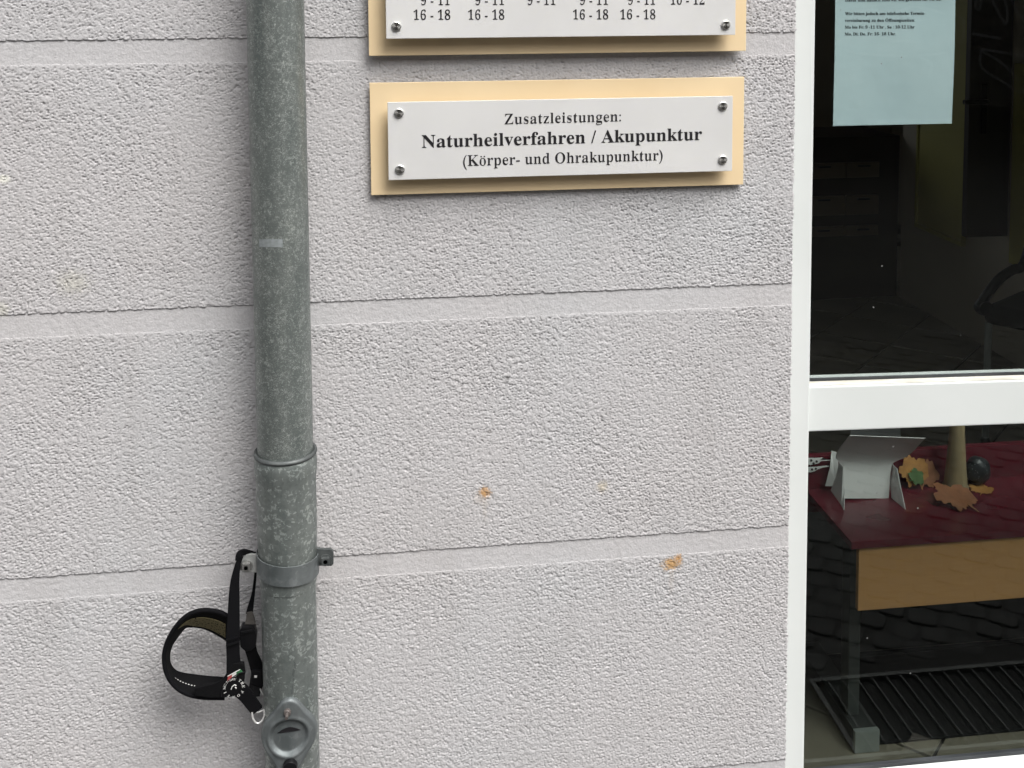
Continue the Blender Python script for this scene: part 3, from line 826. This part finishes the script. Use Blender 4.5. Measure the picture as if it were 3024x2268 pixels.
# clamp: a band with two bolted ears, tilted a little
clamp = bpy.data.objects.new('pipe_clamp', None)
cz = .656
def clamp_band():
    bm = bmesh.new(); n = 64; rings = []
    for r, h in ((.0440, -.0150), (.0452, -.0146), (.0452, .0146), (.0440, .0150)):
        rings.append([bm.verts.new((PX + r * math.cos(2 * math.pi * k / n), PY + r * math.sin(2 * math.pi * k / n), cz + h - .0035 * math.cos(2 * math.pi * k / n))) for k in range(n)])
    for a, b in zip(rings, rings[1:] + rings[:1]):
        for k in range(n): bm.faces.new((a[k], a[(k + 1) % n], b[(k + 1) % n], b[k]))
    return bm_obj('pipe_clamp', bm, ZC, pipe, sharp=40)
band = clamp_band()
def ear(sgn, u0, u1, v0, v1, mt):
    a = onY(u0, v0, PY - .005); b = onY(u1, v0 + 3, PY - .005); c = onY(u1, v1, PY - .005); d = onY(u0, v1, PY - .005)
    q = 0.12
    mid = lambda p, r, t: p + (r - p) * t
    if sgn < 0: pts = [mid(a, b, .16), b, c, mid(d, c, .16), mid(d, a, .14), mid(a, d, .14)]
    else: pts = [a, mid(b, a, .12), mid(b, c, .14), mid(c, b, .14), mid(c, d, .12), d]
    return plate('ear', pts, .0045, mt, band, .0008)
ear(-1, 709, 768, 1636, 1691, GALV); ear(1, 932, 985, 1620, 1672, ZD)
# webs that carry the ears into the band
for pts, mt in ((((756, 1640), (790, 1652), (790, 1712), (772, 1704), (762, 1690)), GALV), (((946, 1624), (915, 1650), (915, 1712), (932, 1702), (942, 1676)), ZD)):
    plate('ear_web', [onY(u, v, PY - .0046) for u, v in pts], .0036, mt, band, .0006)
for u, v, mt in ((727, 1675, STEEL), (961, 1657, ZD)):
    p = onY(u, v, PY - .009)
    bm = bmesh.new(); add_box(bm, p[0] - .0058, p[0] + .0058, p[1] - .0030, p[1] + .0045, p[2] - .0058, p[2] + .0058, .0008)
    lathe('bolt_washer', [(.0088, 0), (.0088, .002)], (p[0], PY - .0072, p[2]), mt, band, 20, 'y', True)
    bm_obj('bolt', bm, mt, band)
    tube('bolt_end', [(p[0], PY - .012, p[2]), (p[0], PY + .02, p[2])], .0032, mt, band, 12)
tube('wall_bracket', [(PX, PY + .043, cz), (PX, .02, cz)], .006, ZD, band, 12)
# cleaning cover: a pressed plate bolted over the opening
def cover():
    c0 = onY(852, 2179, -.108)
    nth, nr = 96, 40
    def R(a):                              # outline radius, a = 0 to the right, pi/2 up
        body = .0405
        lobe = lambda ac, L, w: (L - body) * math.exp(-(((a - ac + math.pi) % (2 * math.pi) - math.pi) / w) ** 2)
        return body + lobe(math.radians(91), .0580, .42) + lobe(math.radians(-88), .0600, .42)
    bm = bmesh.new(); rows = []
    def relief(x, z, t):
        rho = math.hypot(x, z); d = 0.0
        s = min(max((rho - .0225) / (.0282 - .0225), 0), 1); s = s * s * (3 - 2 * s)
        d += (1 - s) * .0052                                  # dish pressed in
        rr = min(max((rho - .0285) / .004, 0), 1)
        d -= .0012 * math.exp(-((rho - .0300) / .0022) ** 2)
        e = min(max((t - .93) / .07, 0), 1); d += e * e * .0040
        return d
    for j in range(nr + 1):
        row = []
        for k in range(nth):
            a = 2 * math.pi * k / nth; rad = R(a) * j / nr
            x, z = rad * math.cos(a), rad * math.sin(a)
            y = -.1085 + (x * x) / (2 * .085) + relief(x, z, j / nr)
            row.append(bm.verts.new((c0[0] + x + z * .05, y, c0[2] + z)))
        rows.append(row)
    last = []
    for k in range(nth):
        v = rows[-1][k].co; last.append(bm.verts.new((v.x, v.y + .004, v.z)))
    rows.append(last)
    for a, b in zip(rows[1:], rows[2:]):
        for k in range(nth): bm.faces.new((a[k], a[(k + 1) % nth], b[(k + 1) % nth], b[k]))
    bmesh.ops.remove_doubles(bm, verts=rows[0], dist=1e-6)
    ctr = [v for v in bm.verts if (v.co - Vector((c0[0], -.1085 + .0052, c0[2]))).length < 1e-4][0]
    for k in range(nth):
        bm.faces.new((ctr, rows[1][k], rows[1][(k + 1) % nth]))
    o = bm_obj('cleaning_cover', bm, ZC, pipe, sharp=55)
    # slot: black lens-shaped plate stands in for the shade inside the opening
    top = [(-.0165 + .033 * t, .0050 + .0074 * math.sin(math.pi * t) + .0016 * t) for t in [i / 12 for i in range(13)]]
    bot = [(.0165 - .033 * t, .0050 + .0016 * (1 - t) + .0004 * math.sin(math.pi * t)) for t in [i / 8 for i in range(1, 8)]]
    pts = [(c0[0] + x + z * .05, -.1044 + x * x / .17, c0[2] + z) for x, z in top + bot]
    plate('slot_shade', pts, .0008, INK, o)
    s1 = onY(848, 2108, -.113); s2 = onY(857, 2264, -.113)
    lathe('screw', [(.0001, 0), (.004, .0002), (.0052, .0016), (.0052, .006)], (s1[0], -.1135, s1[2]), RUST, o, 20, 'y')
    tube('screw_end', [(s1[0], -.110, s1[2]), (s1[0] - .0005, -.1215, s1[2] - .001)], .0024, RUST, o, 10)
    lathe('bolt', [(.0001, 0), (.0095, .0004), (.0105, .002), (.0105, .008)], (s2[0], -.118, s2[2]), PLAS, o, 24, 'y')
    return o
cover()
# faint remains of a tape strip and a scratch on the pipe
def on_pipe(u, v, r=.0405):
    d = ray(u, v); a = d[0] ** 2 + d[1] ** 2; ox, oy = CAM[0] - PX, CAM[1] - PY
    b = 2 * (ox * d[0] + oy * d[1]); c = ox * ox + oy * oy - r * r
    t = (-b - math.sqrt(max(b * b - 4 * a * c, 0))) / (2 * a); return CAM + d * t
TAPE = mat('tape_remains', (.30, .33, .335), .5, .2); vary(TAPE, (.22, .245, .245), (.30, .325, .33), 160)
us = [765 + i * (835 - 765) / 10 for i in range(11)]
ribbon('tape_mark', [on_pipe(u, 706, .0404) for u in us], [on_pipe(u, 730, .0404) for u in us], TAPE, pipe)

for q in (((1035, 905), (1048, 930), (1036, 970), (1030, 1010)), ((1030, 1020), (1026, 1060), (1020, 1100), (1018, 1135)), ((1040, 915), (1030, 960), (1022, 1000))):
    c_ = smooth_path([(440 + x / 2.4117, 1580 + y / 2.4117) for x, y in q], 4)
    ribbon('scratch', [on_pipe(u - .9, v, .0402) for u, v in c_], [on_pipe(u + .9, v, .0402) for u, v in c_], ZD, pipe)

# ================================================================== DOG HARNESS
def hz(x, y, Y): return onY(440 + x / 2.4117, 1580 + y / 2.4117, Y)
hr = root('dog_harness', 'black padded dog harness hanging from the pipe clamp', 'harness', tuple(hz(640, 200, -.066)))
# neck ring: outer (street-side) rim and rear rim
Fr = [(590, 600), (520, 556), (440, 537), (360, 538), (285, 565), (220, 618), (165, 690), (124, 775), (107, 865), (116, 955), (150, 1035), (215, 1102), (300, 1142), (400, 1158), (540, 1160)]
Br = [(590, 765), (520, 722), (450, 682), (380, 655), (310, 646), (255, 655), (200, 720), (155, 790), (139, 860), (148, 925), (190, 975), (260, 995), (340, 1006), (430, 1016), (540, 1024)]
FYs = [-.070, -.072, -.074, -.075, -.075, -.074, -.072, -.070, -.069, -.069, -.070, -.072, -.074, -.075, -.075]
BYs = [-.018, -.018, -.018, -.018, -.020, -.022, -.026, -.030, -.032, -.034, -.036, -.040, -.044, -.047, -.050]
A = smooth_path([hz(x, y, Y) for (x, y), Y in zip(Fr, FYs)], 6); B = smooth_path([hz(x, y, Y) for (x, y), Y in zip(Br, BYs)], 6)
ribbon('neck_band', A, B, PADF, hr, thick=.0045)
bm = bmesh.new(); add_tube(bm, A, .0032, 10); bm_obj('edge_piping', bm, WEB, hr, sharp=60)
bm = bmesh.new(); add_tube(bm, B, .0026, 10); bm_obj('edge_piping', bm, WEB, hr, sharp=60)
kf = 34
def lin(i, t, up): 
    p = A[i] + (B[i] - A[i]) * t; return p + np.array([0, -.0032, -.0012])
A2 = [lin(i, .30, 1) for i in range(4, kf)]; B2 = [lin(i, .86, 1) for i in range(4, kf)]
tpr = [min(1, (kf - 1 - i) / 10) for i in range(4, kf)]
B2 = [a + (b - a) * t for a, b, t in zip(A2, B2, tpr)]
ribbon('spotted_lining', A2, B2, LINING, hr, thick=.0008)
# bright reflective stitching along the lower band
sp_ = smooth_path([(A[i] * .50 + B[i] * .50) for i in range(57, 76, 3)], 8)
for k in range(0, len(sp_) - 3, 4):
    off = lambda p: p + (CAM - p) / np.linalg.norm(CAM - p) * .0036
    tube('stitch', [off(sp_[k]), off(sp_[k + 2])], .0006, THREAD, hr, 6)
# front strap over the clamp ear down to the badge
def strap(name, pts, Ys, widths, m, th=.0024, parent=hr, n=6):
    C = [hz(x, y, Y) for (x, y), Y in zip(pts, Ys)]
    W = [w / 2.4117 * 1.83 / FPX for w in widths]
    CW = smooth_path([(*c, w) for c, w in zip(C, W)], n)
    A_, B_ = [], []
    for i, p in enumerate(CW):
        t = CW[min(i + 1, len(CW) - 1)][:3] - CW[max(i - 1, 0)][:3]
        nn = np.array([-t[2], 0, t[0]]); nn /= (np.linalg.norm(nn) + 1e-9)
        A_.append(p[:3] + nn * p[3] / 2); B_.append(p[:3] - nn * p[3] / 2)
    return ribbon(name, A_, B_, m, parent, thick=th)
strap('front_strap', [(655, 150), (632, 215), (612, 330), (606, 450), (602, 600), (598, 740), (600, 860), (606, 960), (612, 1010)],
      [-.0735, -.0745, -.0755, -.077, -.079, -.081, -.081, -.081, -.081], [30, 36, 54, 66, 74, 82, 80, 92, 100], WEB)
strap('top_loop', [(625, 180), (640, 140), (672, 122), (715, 126), (770, 142)], [-.0745, -.0740, -.070, -.062, -.056], [20, 34, 34, 26, 20], WEB, .004)
strap('rear_strap', [(765, 150), (758, 280), (750, 360), (740, 430), (722, 520), (715, 560)], [-.050, -.048, -.046, -.045, -.045, -.045], [16, 16, 18, 22, 38, 44], WEB)
strap('grey_tab', [(716, 545), (722, 600), (718, 660)], [-.046, -.047, -.049], [36, 56, 80], GREYW)
for y in (738, 775):
    strap('strap_slider', [(550, y + 10), (597, y - 2), (645, y - 20)], [-.0835, -.0845, -.0835], [9, 9, 9], PLAS, .003, hr, 3)
plate('slider_plate', [hz(x, y, -.0825) for x, y in ((551, 760), (640, 732), (640, 768), (551, 800))], .003, PLAS, hr, .0006)
plate('buckle', [hz(x, y, -.056) for x, y in ((640, 690), (660, 655), (752, 655), (765, 720), (758, 800), (730, 826), (690, 835), (650, 800))], .013, PLAS, hr, .0022)
plate('buckle_rib', [hz(x, y, -.0585) for x, y in ((655, 690), (745, 672), (752, 690), (660, 712))], .003, PLAS, hr, .0008)
strap('side_strap', [(722, 800), (735, 850), (758, 910), (776, 970), (770, 1040), (755, 1100), (750, 1150)], [-.050, -.048, -.046, -.046, -.048, -.052, -.058], [70, 66, 76, 84, 88, 78, 66], PADF, .005)
plate('strap_clip', [hz(x, y, -.053) for x, y in ((730, 968), (800, 968), (804, 1078), (790, 1085), (728, 1060))], .006, PLAS, hr, .0012)
plate('clip_mark', [hz(x, y, -.0545) for x, y in ((750, 1003), (770, 1003), (769, 1017), (750, 1017))], .001, WHITEP, hr)
# badge panel
badge = plate('badge_panel', [hz(x, y, -.0845) for x, y in ((322, 1092), (400, 1072), (470, 1066), (515, 1045), (545, 1010), (562, 960), (600, 918), (650, 912), (676, 918), (684, 990), (676, 1060), (650, 1118), (600, 1152), (520, 1162), (420, 1158), (330, 1150))], .006, PADF, hr, .0015)
tube('badge_piping', smooth_path([hz(x, y, -.0858) for x, y in ((515, 1150), (517, 1118), (540, 1068), (580, 1025), (640, 985), (682, 975))], 4), .0009, PLAS, badge, 6)
for nm, q, m_ in (('red_tag', ((558, 1040), (562, 1004), (592, 988), (590, 1020)), REDP), ('white_tag', ((592, 988), (622, 971), (622, 1003), (590, 1020)), WHITEP), ('green_tag', ((622, 971), (648, 958), (666, 974), (622, 1003)), GREENP)):
    plate(nm, [hz(x, y, -.0862) for x, y in q], .0012, m_, badge)
tube('tag_edge', [hz(x, y, -.0868) for x, y in ((560, 1006), (592, 988), (648, 958))], .0006, WHITEP, badge, 6)
# round print: words on a ring about a small mark
def ring_text(s, a0, a1, rad, cap):
    n = len(s)
    for i, ch in enumerate(s):
        if ch == ' ': continue
        a = math.radians(a0 + (a1 - a0) * (i / max(n - 1, 1)))
        v, f, adv = glyph(ch, 0, 0)
        k = cap / .676; c, s_ = math.cos(a - math.pi / 2), math.sin(a - math.pi / 2)
        ctr = hz(604, 1090, -.0864)
        W = []
        for p in v:
            x = (p[0] - adv / 2) * k * 1.05; y = p[1] * k + rad
            W.append((ctr[0] + x * c - y * s_, -.0864, ctr[2] + x * s_ + y * c))
        o = mk('lettering', W, f, WHITEP, badge)
ring_text('MADE IN ITALY', 175, 82, .0118, .0032)
ring_text('TRE', 50, 5, .0118, .0040)
ring_text('PONTI', 215, 305, .0142, -.0036) if False else ring_text('PONTI', 330, 205, .0118, .0036)
for q in (((585, 1100), (592, 1080), (610, 1066), (622, 1072)), ((612, 1084), (620, 1086), (620, 1094))):
    tube('print_mark', [hz(x, y, -.0864) for x, y in q], .0007, WHITEP, badge, 6)
strap('chest_strap', [(640, 1095), (690, 1140), (722, 1185), (752, 1225), (772, 1250)], [-.080, -.078, -.076, -.075, -.075], [92, 88, 80, 76, 74], WEB, .005)
ringpts = smooth_path([hz(x, y, -.0775) for x, y in ((734, 1262), (740, 1305), (762, 1336), (788, 1338), (812, 1310), (822, 1275), (818, 1246))], 5)
tube('d_ring', ringpts, .0014, CHROME, hr, 10)
tube('d_ring_bar', [hz(734, 1262, -.0755), hz(776, 1262, -.075), hz(818, 1246, -.0755)], .0011, CHROME, hr, 8)
tube('wire_ring', smooth_path([hz(x, y, -.060) for x, y in ((792, 1095), (800, 1118), (816, 1140), (826, 1142))], 4), .0008, CHROME, hr, 6)

# ================================================================== INSIDE: DISPLAY BENCH AND ITS THINGS
TZ = .48
bench = root('display_bench', 'low bench with dark red top and beech front panel behind the lower pane', 'bench', (1.3, .35, 0))
bx0 = .852
frame_bar('top_board', bx0, 1.70, .199, .415, TZ - .014, TZ, RED, .0012, 0, bench)
frame_bar('back_board', .70, 1.70, .4155, .43, TZ - .05, onY(2847, 1320, .4155)[2], RED, .001, 0, bench)
frame_bar('front_panel', onY(2536, 1700, .204)[0], 1.69, .2045, .216, onY(2750, 1787, .2045)[2], TZ - .0146, BEECH, .0008, 0, bench)
for x in (.925, 1.62):
    frame_bar('leg', x - .012, x + .012, .335, .372, .046, TZ - .0145, LEGM, .002, 0, bench)
    ft = frame_bar('foot_rail', x - .017, x + .033, .300, .585, .0005, .045, DARKM, .002, 0, bench)
    frame_bar('foot_cap', x - .0175, x + .0335, .288, .2995, .0005, .0455, GREYM, .002, 0, ft)

bm = bmesh.new(); add_box(bm, .62, 1.78, .602, .618, .0006, TZ - .03, .002); bm_obj('rear_panel', bm, PITM, bench)
MATM = mat('black_mat', (.008, .008, .008), .9, spec=.2); bump(MATM, 400, .5, .001)
mt_ = root('floor_mat', 'black floor mat on the tiles under the bench', 'mat', (1.35, .43, 0))
box('mat_base', .965, 1.585, .305, .575, .0012, .007, MATM, mt_, .002)
box('mat_border', .9655, 1.5845, .5755, .590, .0012, .009, PLAS, mt_, .002)

# white card stand
def tz(x, y, Y): return onY(2380 + x / 4.484, 1270 + y / 4.484, Y)
stand = root('card_stand', 'folded white cardboard stand with curved back on the red bench', 'stand', tuple(tz(800, 905, .36)))
rows = [(905, 510, 1095, .356), (800, 508, 1102, .360), (650, 504, 1112, .367), (520, 494, 1128, .374), (430, 440, 1160, .377), (360, 395, 1310, .374), (270, 430, 1420, .363), (170, 500, 1500, .347), (70, 580, 1580, .328)]
LA = smooth_path([tz(xl, y, Y) for y, xl, xr, Y in rows], 4); LB = smooth_path([tz(xr, y + (38 if y < 100 else 18 if y < 200 else 8 if y < 300 else 0), Y) for y, xl, xr, Y in rows], 4)
ribbon('curved_sheet', LA, LB, CARD, stand, thick=.0012)
plate('side_fin', [tz(438, 430, .386), tz(492, 490, .352), tz(512, 780, .338), tz(500, 1058, .318), tz(470, 1000, .330), tz(330, 800, .372), tz(400, 600, .380)], .0012, CARD, stand, direction=(1, 0, 0))
plate('side_fin', [tz(1142, 452, .386), tz(1205, 515, .352), tz(1240, 700, .338), tz(1315, 1052, .306), tz(1130, 900, .356), tz(1112, 700, .366)], .0012, CARD, stand, direction=(1, 0, 0))
plate('rear_flap', [tz(340, 275, .41), tz(420, 300, .405), tz(430, 480, .40), tz(400, 745, .395), tz(258, 742, .395), tz(320, 500, .40)], .0012, CARD, stand)

# leaves
def leaf_outline(n=5, r=1.0, seed=0):
    g = random.Random(seed); ph = g.uniform(0, 6); pts = []
    for k in range(72):
        a = 2 * math.pi * k / 72
        lobe = abs(math.cos(2.5 * (a - math.pi / 2))) ** .8
        tooth = .10 * (1 if k % 4 < 2 else -.4) * (.5 + .5 * lobe)
        rr = r * (.66 + .30 * lobe + tooth + .04 * math.sin(3 * a + ph)) * (1.0 if math.sin(a) > -.8 else .82)
        pts.append((rr * math.cos(a), rr * math.sin(a)))
        if k == 54: pts += [(-.03 * r, -1.15 * r), (.03 * r, -1.15 * r)]
    return pts
def leaf(label, center, size, rot, tilt, m, seed, name='maple_leaf', flip=0):
    c = np.array(center, float)
    R3 = Matrix.Rotation(rot, 3, 'Z'); T3 = Matrix.Rotation(tilt, 3, 'X')
    pts = []
    for x, y in leaf_outline(5, size, seed):
        v = T3 @ (R3 @ Vector((x, y, 0)))
        v.z += .10 * size * math.sin(x / size * 2.2 + seed) * (1 if tilt < .3 else 0)
        pts.append(c + np.array(v))
    pts = np.array(pts)
    if tilt < .3: pts[:, 2] += TZ + .0012 - pts[:, 2].min()
    d = T3 @ Vector((0, 0, -1))
    o = plate('blade', pts, .0007, m, None, direction=d)
    o.name = name; o['label'] = label; o['category'] = 'leaf'; o['group'] = 'autumn leaves on the red bench'
    return o
leaf('large brown maple leaf lying flat on the red bench', onZ(2822, 1480, TZ + .004), .044, .5, .29, LEAFB, 3)
leaf('small orange maple leaf lying on the red bench beside the speckled ball', onZ(2898, 1442, TZ + .004), .024, -.6, 0.0, LEAFO, 5)
leaf('orange maple leaf leaning on the red back board behind the white stand', onY(2700, 1392, .395) , .032, .3, 1.15, LEAFO, 8)
leaf('brown leaf leaning on the red back board next to the wooden cone', onY(2735, 1400, .398), .028, -.5, 1.15, LEAFB, 9)
leaf('small green leaf leaning among the orange leaves', onY(2706, 1408, .385), .017, -1.2, 1.0, LEAFG, 4)
# turned wooden cone
cb = onZ(2816, 1440, TZ)
cone = root('wooden_cone', 'tapered pale wooden cone standing on the red bench', 'ornament', tuple(cb))
lathe('cone_body', [(.0001, .1485), (.0125, .148), (.0140, .145), (.0150, .12), (.0185, .06), (.0225, .014), (.0240, .008), (.0240, .0008), (.0001, .0008)], (cb[0], .374, TZ), WOOD, cone, 40)
lathe('cone_foot', [(.0242, .0004), (.0255, .003), (.0255, .0085), (.0238, .011)], (cb[0], .374, TZ), WOOD, cone, 40)
# speckled ball
bc = onY(2890, 1380, .385)
bm = bmesh.new(); bmesh.ops.create_icosphere(bm, subdivisions=4, radius=.026)
for v in bm.verts: v.co *= 1 + .04 * math.sin(v.co.x * 190) * math.sin(v.co.z * 170 + 1) + .02 * random.uniform(-1, 1)
for v in bm.verts: v.co = Vector((v.co.x, v.co.y * .8, v.co.z * 1.12)) + Vector((bc[0], .388, TZ + .0298))
bl = bm_obj('speckled_ball', bm, SPECK, None, smooth=True); bl['label'] = 'black ball with pale specks beside the wooden cone'; bl['category'] = 'ornament'
# lace doily at the left end of the back board
def lz(x, y, Y=.408): return tz(x, y, Y)
lace = root('lace_doily', 'white lace doily hanging on the back board left of the card stand', 'doily', tuple(lz(150, 450)))
for nm, pts in (('lace_band', [(0, 380), (40, 370), (120, 372), (225, 366), (230, 374), (175, 400), (330, 392), (328, 402), (200, 412), (170, 440), (110, 455), (60, 462), (0, 455)]),
                ('lace_band', [(0, 500), (60, 490), (140, 488), (230, 476), (310, 474), (310, 486), (220, 498), (160, 520), (120, 545), (60, 560), (0, 555)])):
    plate(nm, [lz(x, y) for x, y in pts], .001, CARD, lace)
for x, y in ((70, 400), (100, 440), (140, 415), (80, 520), (130, 510)):
    lathe('lace_hole', [(.0001, 0), (.0024, 0), (.0024, .0012)], (lz(x, y)[0], .4068, lz(x, y)[2]), DDOOR, lace, 10, 'y')
# a pale sheet lying on the tiles behind
sh = plate('sheet', [onZ(u, v, .004) for u, v in ((2514, 1262), (2658, 1255), (2660, 1290), (2508, 1300))], .003, CARD, None, direction=(0, 0, -1))
sh.name = 'paper_sheet'; sh['label'] = 'pale sheet of paper on the tiled floor just below the crossbar'; sh['category'] = 'paper'

# ------------------------------------------------------------------ things farther back in the dark room
ch = root('armchair', 'black visitor chair with curved armrest and metal legs in the dark room', 'chair', (2.15, 1.80, 0))
c1 = (1.99, 1.64)
CH = [(1.94, 1.62), (2.24, 1.24), (2.72, 1.56), (2.42, 1.95)]
chc = np.mean(CH, 0)
for x, y in CH:
    x, y = x + (chc[0] - x) * .06, y + (chc[1] - y) * .06
    lg = tube('leg', [(x, y, .004), (x, y, .41)], .011, GREYM, ch, 12)
    lathe('foot_cap', [(.016, 0), (.016, .018), (.011, .026)], (x, y, .0006), DARKM, lg, 14, 'z', True)
def slab(name, quad, z0, z1, bev, lean=(0, 0)):
    bm = bmesh.new()
    lo = [bm.verts.new((x, y, z0)) for x, y in quad]; hi_ = [bm.verts.new((x + lean[0], y + lean[1], z1)) for x, y in quad]
    bm.faces.new(lo[::-1]); bm.faces.new(hi_)
    for k in range(4): bm.faces.new((lo[k], lo[(k + 1) % 4], hi_[(k + 1) % 4], hi_[k]))
    bmesh.ops.bevel(bm, geom=list(bm.edges), offset=bev, segments=3, affect='EDGES', profile=.6)
    return bm_obj(name, bm, BLACKU, ch, smooth=True)
slab('seat', CH, .405, .47, .028)
slab('backrest', [CH[2], CH[3], (CH[3][0] + .03, CH[3][1] + .036), (CH[2][0] + .03, CH[2][1] + .036)], .52, .92, .015, (.04, .05))
tube('armrest', smooth_path([onY(2893, 905, 1.62), onY(2915, 870, 1.62), onY(2950, 825, 1.63), onY(2990, 797, 1.66), onY(3024, 780, 1.70), (2.26, 1.84, .655), (2.42, 1.95, .66)], 5), .016, PLAS, ch, 12)
lathe('arm_joint', [(.0001, -.02), (.024, -.018), (.026, 0), (.024, .018), (.0001, .02)], (onY(2905, 908, 1.62)[0], 1.62, onY(2905, 908, 1.62)[2]), PLAS, ch, 20, 'y')
cab = root('sideboard', 'dark wooden sideboard with brown drawer fronts at the far end of the room', 'cabinet', (2.1, 3.5, 0))
box('carcass', 1.45, 2.50, 3.31, 3.70, .0005, .79, BROWNC, cab, .004)
for z0, z1 in ((.594, .668), (.414, .508), (.312, .36)):
    for x0, x1 in ((1.50, 1.98), (2.0, 2.22), (2.225, 2.39)):
        d = box('drawer', x0, x1, 3.29, 3.3095, z0, z1, BROWNF, cab, .003)
        box('drawer_handle', (x0 + x1) / 2 - .03, (x0 + x1) / 2 + .03, 3.275, 3.2895, z1 - .02, z1 - .012, DARKM, d, .002)
pn = root('wall_panel', 'olive yellow panel on the side wall behind the notice', 'panel', (2.5, 2.92, .385))
box('panel_face', 2.496, 2.5095, 2.73, 3.115, .405, 2.1, OLIVE, pn, .002)
bm = bmesh.new(); add_box(bm, 2.488, 2.5098, 2.715, 2.7295, .385, 2.115, .002); add_box(bm, 2.488, 2.5098, 3.1155, 3.13, .385, 2.115, .002); add_box(bm, 2.488, 2.5098, 2.7298, 3.1152, .385, .4045, .002); add_box(bm, 2.488, 2.5098, 2.7298, 3.1152, 2.1005, 2.115, .002)
bm_obj('panel_frame', bm, OLIVE, pn)
p2 = box('wall_panel', 2.496, 2.5095, 2.0, 2.375, .40, 1.2, OLIVE, None, .003); p2['label'] = 'olive panel on the side wall at the right edge of the picture'; p2['category'] = 'panel'
dr = root('inner_door', 'dark inner door with black lever handle standing open in the room', 'door', (2.42, 2.45, 0))
box('door_leaf', 2.335, 2.375, 2.40, 2.68, .62, 2.05, DDOOR, dr, .003) if False else None
bm = bmesh.new(); add_box(bm, 2.33, 2.5085, 2.405, 2.44, .50, 2.0, .003); bm_obj('door_leaf', bm, DDOOR, dr)
box('handle_plate', 2.378, 2.402, 2.398, 2.4048, .917, 1.118, PLAS, dr, .003)
tube('lever', [(2.39, 2.40, 1.048), (2.39, 2.375, 1.048), (2.37, 2.368, 1.048), (2.285, 2.366, 1.050)], .010, PLAS, dr, 10)

# ------------------------------------------------------------------ light-well grating in the pavement under the window
gr = root('light_well_grate', 'galvanised light-well grating in the pavement, mirrored low in the window', 'grate', (1.35, -.23, GZ))
gx0, gx1, gy0, gy1 = .93, 1.80, -.365, -.095
for a in ((gx0 - .012, gx0 - .0005, gy0 - .012, gy1 + .012), (gx1 + .0005, gx1 + .012, gy0 - .012, gy1 + .012)):
    box('frame_bar', *a, GZ - .03, GZ + .006, GRATE, gr, .001)
for a in ((gx0, gx1, gy0 - .012, gy0), (gx0, gx1, gy1, gy1 + .012)): box('frame_bar', *a, GZ - .03, GZ + .006, GRATE, gr, .001)
me = bpy.data.meshes.new('bearing_bar'); bm = bmesh.new(); add_box(bm, -.0014, .0014, gy0 + .0005, gy1 - .0005, GZ - .025, GZ + .004); bm.to_mesh(me); bm.free(); me.materials.append(GRATE)
x = gx0 + .030
while x < gx1 - .01:
    o = bpy.data.objects.new('bearing_bar', me); COL.objects.link(o); o.location = (x, 0, 0); attach(o, gr); x += .0333
for y in (gy0 + .09, gy0 + .18): box('cross_rod', gx0 + .0005, gx1 - .0005, y - .001, y + .001, GZ - .012, GZ - .004, GRATE, gr)
bm = bmesh.new(); add_box(bm, gx0 - .011, gx1 + .011, gy0 - .011, gy1 + .011, GZ - .0043, GZ - .0037)  # near-black sheet close under the bars stands in for the shade of the shaft
tagp = bm_obj('shaft_shade', bm, PITM, gr)
